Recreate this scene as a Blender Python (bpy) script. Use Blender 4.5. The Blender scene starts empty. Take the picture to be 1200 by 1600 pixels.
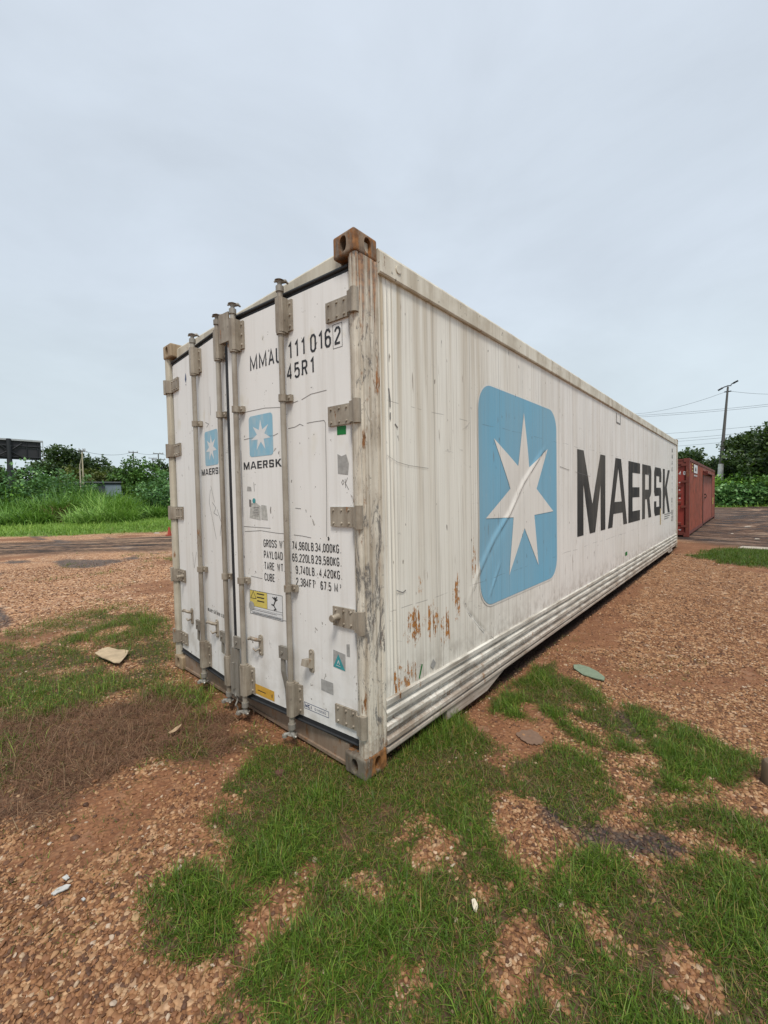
import bpy, bmesh, math, random
import numpy as np
from mathutils import Vector, Matrix
from mathutils.geometry import tessellate_polygon
random.seed(7); rng = np.random.default_rng(11)
PI = math.pi
S = bpy.context.scene

# ------------------------------------------------------------------ camera, sky, sun, exposure
CAM = np.array([1.52755, -1.53448, 1.51615]); YAW, PITCH, ROLL, FPX = .725028, -.03612, -.0199173, 651.03
def _basis():
    cy, sy, cp, sp = math.cos(YAW), math.sin(YAW), math.cos(PITCH), math.sin(PITCH)
    f = np.array([-sy*cp, cy*cp, sp]); r = np.array([cy, sy, 0]); u = np.cross(r, f)
    return r*math.cos(ROLL)+u*math.sin(ROLL), u*math.cos(ROLL)-r*math.sin(ROLL), f
RT, UP, FW = _basis()
cd = bpy.data.cameras.new('camera'); cam = bpy.data.objects.new('camera', cd); S.collection.objects.link(cam)
cd.sensor_fit = 'HORIZONTAL'; cd.sensor_width = 36; cd.lens = FPX/1200*36; cd.clip_start = .02; cd.clip_end = 3000
cam.matrix_world = Matrix(((RT[0], UP[0], -FW[0], CAM[0]), (RT[1], UP[1], -FW[1], CAM[1]), (RT[2], UP[2], -FW[2], CAM[2]), (0, 0, 0, 1)))
S.camera = cam
S.render.resolution_x, S.render.resolution_y = 768, 1024
S.view_settings.view_transform = 'Standard'; S.view_settings.look = 'None'
S.view_settings.exposure = 0.20; S.view_settings.gamma = 1
try:
    S.cycles.use_denoising = True; S.cycles.denoiser = 'OPENIMAGEDENOISE'; S.cycles.denoising_input_passes = 'RGB_ALBEDO_NORMAL'
    S.cycles.max_bounces = 6; S.cycles.diffuse_bounces = 3; S.cycles.glossy_bounces = 2; S.cycles.transmission_bounces = 2
    S.cycles.use_adaptive_sampling = False
except Exception: pass
SUN_EL, SUN_AZ = math.radians(60), math.radians(-44)      # azimuth measured from +X towards +Y
SD = Vector((math.cos(SUN_EL)*math.cos(SUN_AZ), math.cos(SUN_EL)*math.sin(SUN_AZ), math.sin(SUN_EL)))
w = bpy.data.worlds.new('World'); S.world = w; w.use_nodes = True
nt = w.node_tree; nt.nodes.clear()
def wn(t): return nt.nodes.new(t)
out = wn('ShaderNodeOutputWorld'); bg = wn('ShaderNodeBackground'); nt.links.new(bg.outputs[0], out.inputs[0])
sky = wn('ShaderNodeTexSky'); sky.sky_type = 'NISHITA'; sky.sun_disc = False; sky.sun_elevation = SUN_EL; sky.sun_rotation = PI/2-SUN_AZ
sky.air_density = 1.4; sky.dust_density = 4
tc = wn('ShaderNodeTexCoord'); sp = wn('ShaderNodeSeparateXYZ'); nt.links.new(tc.outputs['Generated'], sp.inputs[0])
gr = wn('ShaderNodeValToRGB'); gr.color_ramp.interpolation = 'EASE'
cr = gr.color_ramp; cr.elements[0].position = 0.0; cr.elements[0].color = (7.0, 8.2, 8.7, 1)
cr.elements[1].position = 1.0; cr.elements[1].color = (7.1, 7.8, 8.8, 1)
for p, c in ((.18, (7.0, 8.0, 8.7, 1)), (.45, (7.0, 7.85, 8.85, 1))):
    e = cr.elements.new(p); e.color = c
nt.links.new(sp.outputs[2], gr.inputs[0])
mp = wn('ShaderNodeMapping'); mp.inputs['Scale'].default_value = (1.0, 1.0, 2.2); mp.inputs['Rotation'].default_value = (.2, .35, .4); nt.links.new(tc.outputs['Generated'], mp.inputs[0])
no = wn('ShaderNodeTexNoise'); no.inputs['Scale'].default_value = 1.9; no.inputs['Detail'].default_value = 9; no.inputs['Roughness'].default_value = .55
no.inputs['Distortion'].default_value = .35
nt.links.new(mp.outputs[0], no.inputs[0])
mr = wn('ShaderNodeMapRange'); mr.inputs[1].default_value = .3; mr.inputs[2].default_value = .7; mr.inputs[3].default_value = .91; mr.inputs[4].default_value = 1.09
nt.links.new(no.outputs[0], mr.inputs[0])
mul = wn('ShaderNodeMix'); mul.data_type = 'RGBA'; mul.blend_type = 'MULTIPLY'; mul.inputs[0].default_value = 1
nt.links.new(gr.outputs[0], mul.inputs[6]); nt.links.new(mr.outputs[0], mul.inputs[7])
mixs = wn('ShaderNodeMix'); mixs.data_type = 'RGBA'; mixs.inputs[0].default_value = .94   # overcast: clouds cover the blue
nt.links.new(sky.outputs[0], mixs.inputs[6]); nt.links.new(mul.outputs[2], mixs.inputs[7])
nt.links.new(mixs.outputs[2], bg.inputs[0]); bg.inputs[1].default_value = .084
sl = bpy.data.lights.new('sun', 'SUN'); sl.energy = 2.7; sl.angle = math.radians(14); sl.color = (1, .955, .89)
so = bpy.data.objects.new('sun', sl); S.collection.objects.link(so); so.rotation_euler = SD.to_track_quat('Z', 'Y').to_euler(); so.location = (10, -10, 30)

# ------------------------------------------------------------------ helpers
def ray(u, v): return RT*(u-600)/FPX+UP*(800-v)/FPX+FW
def G(u, v, z=0.0):
    d = ray(u, v); t = (z-CAM[2])/d[2]; p = CAM+d*t; return (float(p[0]), float(p[1]))
def AT(u, D):                     # ground position at horizontal distance D in the direction of image column u (read near the horizon)
    d = ray(u, 778); d = d[:2]/np.hypot(*d[:2]); return float(CAM[0]+d[0]*D), float(CAM[1]+d[1]*D)
def Z(v, D, u=600):               # height that shows at row v, at distance D
    d = ray(u, v); return float(CAM[2]+d[2]/np.hypot(d[0], d[1])*D)

def tag(o, label=None, cat=None, group=None, kind=None):
    if label: o['label'] = label
    if cat: o['category'] = cat
    if group: o['group'] = group
    if kind: o['kind'] = kind
    return o
def empty(name, loc, label, cat, group=None, rz=0):
    o = bpy.data.objects.new(name, None); S.collection.objects.link(o); o.location = loc; o.rotation_euler = (0, 0, rz)
    o.empty_display_size = .3
    return tag(o, label, cat, group)
def woff(p):
    v = Vector((0, 0, 0))
    while p is not None: v += p.location; p = p.parent
    return v
def link(name, me, m, parent=None):
    o = bpy.data.objects.new(name, me); S.collection.objects.link(o)
    if m is not None: me.materials.append(m)
    if parent is not None: o.parent = parent
    return o
class MB:
    def __init__(s): s.v = []; s.f = []; s.sm = []
    def add(s, vs, fs, smooth=False):
        n = len(s.v); s.v += [tuple(map(float, p)) for p in vs]; s.f += [tuple(i+n for i in f) for f in fs]; s.sm += [smooth]*len(fs)
    def box(s, a, b, M=None):
        x0, y0, z0 = a; x1, y1, z1 = b
        v = [(x0,y0,z0),(x1,y0,z0),(x1,y1,z0),(x0,y1,z0),(x0,y0,z1),(x1,y0,z1),(x1,y1,z1),(x0,y1,z1)]
        if M: v = [M(*p) for p in v]
        s.add(v, [(0,3,2,1),(4,5,6,7),(0,1,5,4),(1,2,6,5),(2,3,7,6),(3,0,4,7)])
    def cbox(s, a, b, c=.004, M=None):          # box with chamfered long edges (3rd axis free)
        x0, y0, z0 = a; x1, y1, z1 = b
        r = [(x0+c,y0),(x1-c,y0),(x1,y0+c),(x1,y1-c),(x1-c,y1),(x0+c,y1),(x0,y1-c),(x0,y0+c)]
        v = [(x, y, z0) for x, y in r]+[(x, y, z1) for x, y in r]
        if M: v = [M(*p) for p in v]
        s.add(v, [tuple(range(7,-1,-1)), tuple(range(8,16))]+[(i,(i+1)%8,8+(i+1)%8,8+i) for i in range(8)])
    def prism(s, prof, h0, h1, M):               # prof: ccw 2d list, M(a,b,h) -> xyz
        n = len(prof)
        v = [M(a, b, h0) for a, b in prof]+[M(a, b, h1) for a, b in prof]
        s.add(v, [tuple(range(n-1,-1,-1)), tuple(range(n,2*n))]+[(i,(i+1)%n,n+(i+1)%n,n+i) for i in range(n)])
    def tube(s, pts, r, n=8, cap=True):
        pts = [Vector(p) for p in pts]; R = r if isinstance(r, (list, tuple)) else [r]*len(pts)
        base = len(s.v); vs = []; prev = None
        for i, p in enumerate(pts):
            d = (pts[min(i+1, len(pts)-1)]-pts[max(i-1, 0)]).normalized()
            if prev is None:
                a = d.orthogonal().normalized()
            else:
                a = (prev-d*prev.dot(d)).normalized()
            prev = a; b = d.cross(a)
            vs += [p+(a*math.cos(2*PI*k/n)+b*math.sin(2*PI*k/n))*R[i] for k in range(n)]
        fs = [(i*n+k, i*n+(k+1)%n, (i+1)*n+(k+1)%n, (i+1)*n+k) for i in range(len(pts)-1) for k in range(n)]
        s.add(vs, fs, True)
        if cap:
            m = len(pts)
            s.add([vs[k] for k in range(n)], [tuple(range(n-1,-1,-1))]); s.add([vs[(m-1)*n+k] for k in range(n)], [tuple(range(n))])
    def build(s, name, m, parent=None, off=None):
        o3 = off if off is not None else woff(parent)
        me = bpy.data.meshes.new(name)
        me.from_pydata([(x-o3[0], y-o3[1], z-o3[2]) for x, y, z in s.v], [], s.f); me.update()
        me.polygons.foreach_set('use_smooth', s.sm)
        return link(name, me, m, parent)
def npmesh(name, V, F, m, parent=None, attrs=None, smooth=False, off=None):   # V (n,3) F (m,k) constant k
    me = bpy.data.meshes.new(name); V = np.asarray(V, dtype=np.float32)
    if off is None: off = woff(parent)
    V = V-np.array([off[0], off[1], off[2]], dtype=np.float32)
    F = np.asarray(F, dtype=np.int32); k = F.shape[1]
    me.vertices.add(len(V)); me.vertices.foreach_set('co', V.ravel())
    me.loops.add(F.size); me.loops.foreach_set('vertex_index', F.ravel())
    me.polygons.add(len(F)); me.polygons.foreach_set('loop_start', np.arange(0, F.size, k, dtype=np.int32))
    try: me.polygons.foreach_set('loop_total', np.full(len(F), k, dtype=np.int32))
    except Exception: pass
    me.update(calc_edges=True)
    if smooth: me.polygons.foreach_set('use_smooth', np.ones(len(F), dtype=bool))
    for n_, a in (attrs or {}).items():
        at = me.attributes.new(n_, 'FLOAT', 'POINT'); at.data.foreach_set('value', np.asarray(a, dtype=np.float32))
    return link(name, me, m, parent)
def hsh(ix, iy, seed):
    h = (ix.astype(np.int64)*374761393+iy.astype(np.int64)*668265263+seed*982451653) & 0x7fffffff
    h = ((h ^ (h >> 13))*1274126177) & 0x7fffffff
    return ((h ^ (h >> 16)) & 0xffff)/65535.0
def vnoise(x, y, s=1.0, seed=0, oct=3):
    x = np.asarray(x, float)/s; y = np.asarray(y, float)/s; r = 0; a = 1; t = 0
    for o in range(oct):
        ix = np.floor(x); iy = np.floor(y); fx = x-ix; fy = y-iy; fx = fx*fx*(3-2*fx); fy = fy*fy*(3-2*fy)
        ix = ix.astype(np.int64); iy = iy.astype(np.int64)
        q = (hsh(ix,iy,seed+o)*(1-fx)+hsh(ix+1,iy,seed+o)*fx)*(1-fy)+(hsh(ix,iy+1,seed+o)*(1-fx)+hsh(ix+1,iy+1,seed+o)*fx)*fy
        r = r+a*q; t += a; a *= .5; x = x*2.03+13.1; y = y*2.03+7.7
    return r/t

# ------------------------------------------------------------------ materials
class N:
    def __init__(s, name):
        s.m = bpy.data.materials.new(name); s.m.use_nodes = True; s.t = s.m.node_tree; s.t.nodes.clear()
        s.o = s.n('ShaderNodeOutputMaterial'); s.b = s.n('ShaderNodeBsdfPrincipled'); s.l(s.b.outputs[0], s.o.inputs[0])
        s.P = s.n('ShaderNodeNewGeometry').outputs['Position']
    def n(s, t): return s.t.nodes.new(t)
    def l(s, a, b): s.t.links.new(a, b)
    def put(s, i, v):
        if isinstance(v, (int, float)): i.default_value = v
        elif isinstance(v, tuple):
            i.default_value = v if len(v) == len(i.default_value) else v+(1,)
        else: s.l(v, i)
    def vm(s, v, k, add=(0,0,0)):
        q = s.n('ShaderNodeMapping'); s.l(v, q.inputs[0]); q.inputs['Scale'].default_value = k; q.inputs['Location'].default_value = add; return q.outputs[0]
    def noise(s, v, sc, d=4, r=.55, dist=0):
        q = s.n('ShaderNodeTexNoise'); s.l(v, q.inputs[0]); q.inputs['Scale'].default_value = sc; q.inputs['Detail'].default_value = d
        q.inputs['Roughness'].default_value = r; q.inputs['Distortion'].default_value = dist; return q.outputs[0]
    def voro(s, v, sc, feat='F1', o='Distance', rnd=1):
        q = s.n('ShaderNodeTexVoronoi'); s.l(v, q.inputs[0]); q.inputs['Scale'].default_value = sc; q.feature = feat; q.inputs['Randomness'].default_value = rnd; return q.outputs[o]
    def mr(s, v, a, b, c=0.0, d=1.0, smooth=False):
        q = s.n('ShaderNodeMapRange'); q.interpolation_type = 'SMOOTHSTEP' if smooth else 'LINEAR'; s.put(q.inputs[0], v)
        for i, k in ((1,a),(2,b),(3,c),(4,d)): s.put(q.inputs[i], k)
        return q.outputs[0]
    def ma(s, op, a, b=None, c=None):
        q = s.n('ShaderNodeMath'); q.operation = op; s.put(q.inputs[0], a)
        if b is not None: s.put(q.inputs[1], b)
        if c is not None: s.put(q.inputs[2], c)
        return q.outputs[0]
    def mix(s, f, a, b, mode='MIX'):
        q = s.n('ShaderNodeMix'); q.data_type = 'RGBA'; q.blend_type = mode; s.put(q.inputs[0], f); s.put(q.inputs[6], a); s.put(q.inputs[7], b); return q.outputs[2]
    def ramp(s, f, stops, interp='LINEAR'):
        q = s.n('ShaderNodeValToRGB'); q.color_ramp.interpolation = interp; s.put(q.inputs[0], f); e = q.color_ramp.elements
        e[0].position = stops[0][0]; e[0].color = stops[0][1]+(1,); e[1].position = stops[-1][0]; e[1].color = stops[-1][1]+(1,)
        for p, c in stops[1:-1]:
            k = e.new(p); k.color = c+(1,)
        return q.outputs[0]
    def attr(s, name, inst=False):
        q = s.n('ShaderNodeAttribute'); q.attribute_name = name; q.attribute_type = 'INSTANCER' if inst else 'GEOMETRY'; return q.outputs['Fac']
    def sep(s, v=None):
        q = s.n('ShaderNodeSeparateXYZ'); s.l(v or s.P, q.inputs[0]); return q.outputs
    def bump(s, h, st=.3, d=.01):
        q = s.n('ShaderNodeBump'); q.inputs['Strength'].default_value = st; q.inputs['Distance'].default_value = d; s.put(q.inputs['Height'], h); s.l(q.outputs[0], s.b.inputs['Normal'])
    def fin(s, col, rough=.6, metal=0.0, spec=.4):
        s.put(s.b.inputs['Base Color'], col); s.put(s.b.inputs['Roughness'], rough); s.put(s.b.inputs['Metallic'], metal); s.b.inputs['Specular IOR Level'].default_value = spec
        return s.m
def gauss_mask(n, y0, z0, ry, rz, ax=1):
    q = n.sep(); a = n.ma('DIVIDE', n.ma('SUBTRACT', q[ax], y0), ry); b = n.ma('DIVIDE', n.ma('SUBTRACT', q[2], z0), rz)
    d = n.ma('SQRT', n.ma('ADD', n.ma('MULTIPLY', a, a), n.ma('MULTIPLY', b, b)))
    return n.mr(d, 1.0, .35, 0, 1, True)

def side_layers(n, base, isdecal=False, k_=1.0):
    """weathering that runs over the sheet and over the decals on it alike"""
    P = n.P; q = n.sep(); y, z = q[1], q[2]
    c = base
    big = n.noise(n.vm(P, (1, .6, .5)), 1.4, 5, .6)
    c = n.mix(n.mr(big, .38, .68, 0, .24 if not isdecal else .10), c, (.54, .50, .43))
    st = n.noise(n.vm(P, (1, 9, .22)), 1.0, 6, .62)
    top = n.mr(z, 1.0, 2.75, .25, .8)
    left = n.mr(y, .2, 1.7, 1.25, .55)
    a = n.ma('MULTIPLY', n.mr(st, .45, .70), n.ma('MULTIPLY', top, left))
    c = n.mix(n.ma('MULTIPLY', a, .35 if isdecal else .8), c, (.33, .25, .15))
    fs = n.noise(n.vm(P, (1, 55, .35)), 1.0, 3, .6)
    c = n.mix(n.ma('MULTIPLY', n.mr(fs, .52, .70, 0, .14 if isdecal else .50), n.mr(big, .35, .6, .25, 1)), c, (.25, .20, .14))
    f3 = n.noise(n.vm(P, (1, 130, 1.1), (0, 5, 2)), 1.0, 3, .6); c = n.mix(n.mr(f3, .57, .68, 0, .12 if isdecal else .45), c, (.20, .16, .12))
    fs2 = n.noise(n.vm(P, (1, 80, .8), (0, 3, 1)), 1.0, 2, .5)
    c = n.mix(n.mr(fs2, .56, .75, 0, .08 if isdecal else .3), c, (.75, .73, .68))
    # joints between the sheet's strips
    fr = n.ma('ABSOLUTE', n.ma('SUBTRACT', n.ma('FRACT', n.ma('DIVIDE', n.ma('SUBTRACT', y, 1.853), .4572)), .5))
    c = n.mix(n.mr(fr, .008, .002, 0, .5), c, (.10, .09, .08))
    fr2 = n.ma('ABSOLUTE', n.ma('SUBTRACT', n.ma('FRACT', n.ma('DIVIDE', y, .1143)), .5))
    c = n.mix(n.mr(fr2, .03, .0, 0, .14), c, (.15, .12, .09))
    for zz in (2.052, .86):
        l = n.ma('ABSOLUTE', n.ma('SUBTRACT', n.ma('ADD', z, n.ma('MULTIPLY', n.noise(n.vm(P, (0, 1.3, 0)), 1, 2), .05)), zz+.025))
        br = n.mr(n.noise(n.vm(P, (0, 3, 1)), 2, 3), .48, .56)
        c = n.mix(n.ma('MULTIPLY', n.mr(l, .004, .001, 0, .45), br), c, (.09, .08, .07))
    # dark specks and nicks
    sk = n.noise(n.vm(P, (1, 34, 9)), 1.0, 2, .5)
    c = n.mix(n.mr(sk, .715, .75, 0, .8), c, (.07, .045, .03))
    sk2 = n.noise(n.vm(P, (1, 40, 3.5), (0, 9, 4)), 1.0, 3, .5)
    c = n.mix(n.mr(sk2, .69, .73, 0, .6), c, (.16, .10, .06))
    return c, fs, st
def M_side():
    n = N('weathered_white_sheet'); P = n.P; q = n.sep()
    tone = n.mix(n.mr(q[1], .2, 4, 0, 1, True), (.75, .725, .645), (.76, .73, .69))
    c, fs, st = side_layers(n, tone)
    # rust
    sn = n.noise(n.vm(P, (1, 42, 2.2)), 1.0, 6, .7)
    fn = n.noise(n.vm(P, (1, 22, 18)), 1.0, 7, .75)
    tot = None
    for (y0, z0, ry, rz, th) in ((.45, .72, .18, .20, .49), (.64, .72, .14, .2, .50), (.40, .45, .15, .14, .50), (.66, .72, .1, .16, .5), (.95, .80, .10, .28, .49), (1.2, 1.0, .06, .3, .52), (.80, .62, .1, .2, .50), (.30, .45, .08, .2, .50), (.62, 1.05, .3, .3, .62), (.33, .60, .1, .4, .62), (.55, .95, .08, .22, .56), (9.3, .6, .2, .5, .58), (3.5, 1.1, .1, .5, .62)):
        m = gauss_mask(n, y0, z0, ry, rz)
        r = n.mr(n.ma('ADD', n.ma('MULTIPLY', n.ma('SUBTRACT', m, 1), .16), n.ma('ADD', n.ma('MULTIPLY', sn, .55), n.ma('MULTIPLY', fn, .45))), th, th+.025); r = n.ma('MULTIPLY', r, n.mr(m, 0, .15))
        tot = r if tot is None else n.ma('MAXIMUM', tot, r)
    rc = n.mix(n.mr(fn, .4, .62), (.15, .06, .02), (.46, .20, .05))
    c = n.mix(tot, c, rc)
    # brown runs below the corner casting and rail end
    for y0_, w_, z0_, z1_, k_ in ((.365, .030, 1.3, 2.6, .6), (.215, .02, 1.0, 2.5, .6), (.30, .012, 1.6, 2.6, .5), (.62, .03, 2.0, 2.7, .4), (1.12, .02, 1.9, 2.7, .3)):
        g_ = n.mr(n.ma('ABSOLUTE', n.ma('SUBTRACT', n.ma('ADD', q[1], n.ma('MULTIPLY', n.noise(n.vm(P, (0, 0, 2)), 1, 3), .03)), y0_+.015)), w_, w_*.2, 0, 1, True)
        c = n.mix(n.ma('MULTIPLY', n.ma('MULTIPLY', g_, n.mr(q[2], z0_, z1_, 0, k_)), n.mr(st, .35, .55, .4, 1)), c, (.34, .25, .13))
    # grime along the foot of the sheet
    gz = n.ma('MULTIPLY', n.mr(q[2], .62, .37, 0, 1), n.mr(n.noise(P, 9, 5, .65), .42, .66))
    c = n.mix(n.ma('MULTIPLY', gz, .6), c, (.24, .20, .16))
    sc_ = n.noise(n.vm(P, (1, 2.2, 5.0), (0, 2, 3)), 1.6, 8, .75, 1.5)
    c = n.mix(n.mr(sc_, .64, .67, 0, .4), c, (.2, .18, .16))
    n.bump(n.ma('ADD', n.ma('MULTIPLY', fs, .5), n.ma('ADD', n.ma('MULTIPLY', tot, .4), n.ma('MULTIPLY', n.noise(n.vm(P, (1, 2, .6)), 1.5, 2), 4))), .35, .006)
    return n.fin(c, n.mr(st, .3, .7, .42, .62))
def M_sidedecal(name, col, worn=.1):
    n = N(name); P = n.P
    c, fs, st = side_layers(n, n.mix(n.mr(n.noise(P, 1.2, 4), .3, .7, 0, .25), col, tuple(x*.8+.04 for x in col)), True)
    w1 = n.noise(n.vm(P, (1, 24, 5)), 1.0, 6, .7)
    c = n.mix(n.mr(w1, .66, .70, 0, .7*worn*6 if worn < .16 else .9), c, (.50, .47, .42))
    n.bump(n.ma('ADD', fs, n.ma('MULTIPLY', n.noise(n.vm(P, (1, 2, .6)), 1.5, 2), 8)), .3, .003)
    return n.fin(c, .72, 0, .18)
def M_paint(name, base, *a_, mud=0.0, toprust=0.0, **k_):
    return _paint(name, base, mud, toprust, *a_, **k_)
def _paint(name, base, mud, toprust, dirt=(.28, .22, .15), amt=.4, rust=.3, rough=.5, sv=(9, 9, .6), scuff=0.0, metal=0.0, bmp=.25, rustc=(.30, .13, .04), seed=0, chip=0.0):
    n = N(name); P = n.vm(n.P, (1, 1, 1), (seed, seed*2, 0)); 
    st = n.noise(n.vm(P, sv), 1.0, 6, .65); bl = n.noise(P, 3.1, 6, .62)
    c = n.mix(n.mr(st, .42, .70, 0, amt), base, dirt)
    c = n.mix(n.mr(bl, .45, .7, 0, amt*.8), c, tuple(x*.75 for x in dirt))
    if scuff:
        s1 = n.noise(n.vm(P, (11, 11, 4.0)), 1.0, 10, .82, 1.2); zq = n.sep()[2]; zb_ = n.mr(n.ma('ABSOLUTE', n.ma('SUBTRACT', zq, .95)), .1, .7, .07, 0)
        c = n.mix(n.mr(n.ma('ADD', s1, zb_), .55, .61, 0, scuff), c, (.085, .083, .085))
        s2 = n.noise(n.vm(P, (30, 30, 7), (3, 1, 2)), 1.0, 8, .8, .8)
        c = n.mix(n.mr(s2, .58, .64, 0, scuff), c, (.62, .58, .50))
    r1 = n.noise(n.vm(P, (8, 8, 2.2), (5, 1, 7)), 1.6, 7, .72)
    rm = n.mr(r1, .66-.22*rust, .72-.20*rust, 0, 1 if rust else 0)
    c = n.mix(rm, c, n.mix(n.mr(n.noise(P, 22, 4), .4, .6), tuple(x*.5 for x in rustc), rustc))
    if chip:
        k = n.noise(n.vm(P, (30, 30, 22)), 1.0, 3, .6); c = n.mix(n.mr(k, .68, .70, 0, chip), c, (.06, .045, .035))
    if mud:      # splashed earth near the foot
        zz = n.sep()[2]; mm = n.mr(n.ma('ADD', n.mr(zz, .02, .42, .30, -.12), n.noise(P, 38, 8, .8)), .57, .66, 0, mud); c = n.mix(mm, c, (.20, .115, .065))
    if toprust:
        zz = n.sep()[2]; mm = n.mr(n.ma('ADD', n.mr(zz, 1.9, 2.75, -.10, .13), n.noise(n.vm(P, (30, 30, 1.1)), 1.0, 6, .7)), .56, .64, 0, toprust); c = n.mix(mm, c, n.mix(n.mr(n.noise(P, 30, 4), .4, .6), (.11, .055, .03), (.34, .155, .06)))
    n.bump(n.ma('ADD', n.ma('MULTIPLY', n.noise(P, 45, 5, .6), .5), n.ma('MULTIPLY', rm, .5)), bmp, .004)
    return n.fin(c, n.mr(bl, .3, .7, rough-.08, rough+.15), metal)
def M_door():
    n = N('white_door_paint'); P = n.P; q = n.sep()
    c = n.mix(n.mr(n.noise(n.vm(P, (1, 1, .5)), 2.0, 5, .6), .4, .7, 0, .22), (.74, .725, .695), (.64, .615, .57))
    st = n.noise(n.vm(P, (13, 13, .5)), 1.0, 6, .65)
    c = n.mix(n.mr(st, .50, .72, 0, .32), c, (.42, .37, .30))
    sk = n.noise(n.vm(P, (34, 34, 22)), 1.0, 2, .5)
    c = n.mix(n.mr(sk, .735, .75, 0, .85), c, (.12, .10, .08))
    sk3 = n.noise(n.vm(P, (16, 16, 9), (4, 4, 4)), 1.0, 5, .7, .6); low = n.mr(q[2], 1.4, .3, .0, .035)
    c = n.mix(n.mr(n.ma('ADD', sk3, low), .685, .70, 0, .8), c, (.20, .18, .15))
    yl = n.noise(n.vm(P, (5, 5, 3), (1, 7, 2)), 1.0, 3, .5)
    c = n.mix(n.ma('MULTIPLY', n.mr(yl, .63, .72, 0, .5), n.mr(q[2], 1.6, 2.6, .1, 1)), c, (.50, .42, .22))
    gz = n.ma('MULTIPLY', n.mr(q[2], .9, .15, 0, .5), n.mr(n.noise(P, 6, 6, .65), .42, .66))
    c = n.mix(gz, c, (.34, .30, .24))
    n.bump(n.ma('ADD', n.ma('MULTIPLY', n.noise(n.vm(P, (1, 1, .4)), 5, 2), 2), n.noise(n.vm(P, (60, 60, 3)), 1, 2)), .22, .0022)
    return n.fin(c, .42)
def M_flat(name, col, rough=.6, var=.25, sc=30, metal=0.0, spec=.4, bmp=.1, dark=.5):
    n = N(name); c = n.mix(n.mr(n.noise(n.P, sc, 5, .6), .35, .68, 0, var), col, tuple(x*dark for x in col))
    n.bump(n.noise(n.P, sc*3, 3), bmp, .004)
    return n.fin(c, rough, metal, spec)
m_side = M_side(); m_blue = M_sidedecal('faded_sky_blue_film', (.165, .385, .53), .1); m_star = M_sidedecal('white_film', (.72, .69, .64), .05)
m_blk = M_sidedecal('worn_black_film', (.010, .011, .013), .07)
m_door = M_door()
m_cream = M_paint('weathered_cream_steel', (.56, .52, .42), (.25, .19, .12), .5, .12, .55, (11, 11, .7))
m_rail = M_paint('dirty_white_rail', (.66, .62, .52), (.27, .20, .11), .6, .24, .5, (9, 9, .8), chip=.6)
m_post = M_paint('scraped_rusty_post', (.66, .61, .51), (.24, .17, .10), .75, .34, .6, (44, 44, 1.1), scuff=.80, bmp=.6, chip=.6, mud=.35, toprust=.75)
m_cast = M_paint('rusted_casting_steel', (.30, .22, .15), (.07, .038, .022), 1.0, 1.0, .7, (20, 20, 3), bmp=.7, scuff=.3)
m_castb = M_paint('muddy_casting_steel', (.17, .145, .11), (.07, .045, .03), 1.0, .85, .75, (20, 20, 3), bmp=.6, scuff=.6)
m_cast2 = M_paint('tan_casting_steel', (.36, .27, .17), (.17, .11, .06), .7, .35, .65, (20, 20, 3), bmp=.4)
m_lrail = M_paint('ribbed_white_steel', (.66, .63, .56), (.22, .18, .13), .8, .16, .66, (2.5, 2.2, 46), bmp=.4, chip=.7, seed=2, mud=.45)
m_sill = M_paint('muddy_grey_sill', (.33, .30, .25), (.13, .095, .065), .8, .42, .65, (14, 14, 1.5), mud=.6)
m_tan = M_paint('tan_galvanised_steel', (.36, .315, .25), (.15, .11, .075), .75, .10, .5, (22, 22, 3), metal=.15, chip=.5, bmp=.4)
m_rod = M_paint('grey_tan_tube', (.40, .365, .305), (.19, .14, .095), .7, .08, .42, (16, 16, 1.2), metal=.25, chip=.4)
m_gal = M_paint('grey_zinc_steel', (.30, .285, .25), (.17, .13, .09), .6, .12, .5, (20, 20, 4), metal=.35)
m_rub = M_flat('black_rubber_seal', (.022, .023, .025), .6, .5, 20)
m_hole = M_flat('dark_hole_inside', (.035, .018, .010), .9, .4, 20)
m_under = M_flat('dark_underframe', (.022, .019, .017), .8, .4, 8)
m_dblue = M_paint('faded_blue_sticker', (.22, .43, .55), (.45, .50, .50), .5, 0, .5, (30, 30, 10)); m_dwhite = M_flat('white_sticker', (.66, .66, .65), .5, .15)
m_ink = M_flat('black_lettering', (.025, .025, .028), .5, .3); m_scr = M_flat('grey_scratch', (.20, .19, .18), .7, .5)
m_yel = M_flat('yellow_sticker', (.62, .50, .12), .5, .3, 40); m_ora = M_flat('orange_sticker', (.58, .33, .05), .5, .35, 40)
m_grn = M_flat('green_tape', (.0, .16, .025), .5, .2); m_teal = M_flat('teal_sticker', (.05, .30, .32), .5, .5, 60)
m_gry = M_flat('dull_grey_patch', (.36, .35, .33), .7, .5, 40); m_navy = M_flat('navy_print', (.03, .05, .13), .5, .2)

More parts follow.
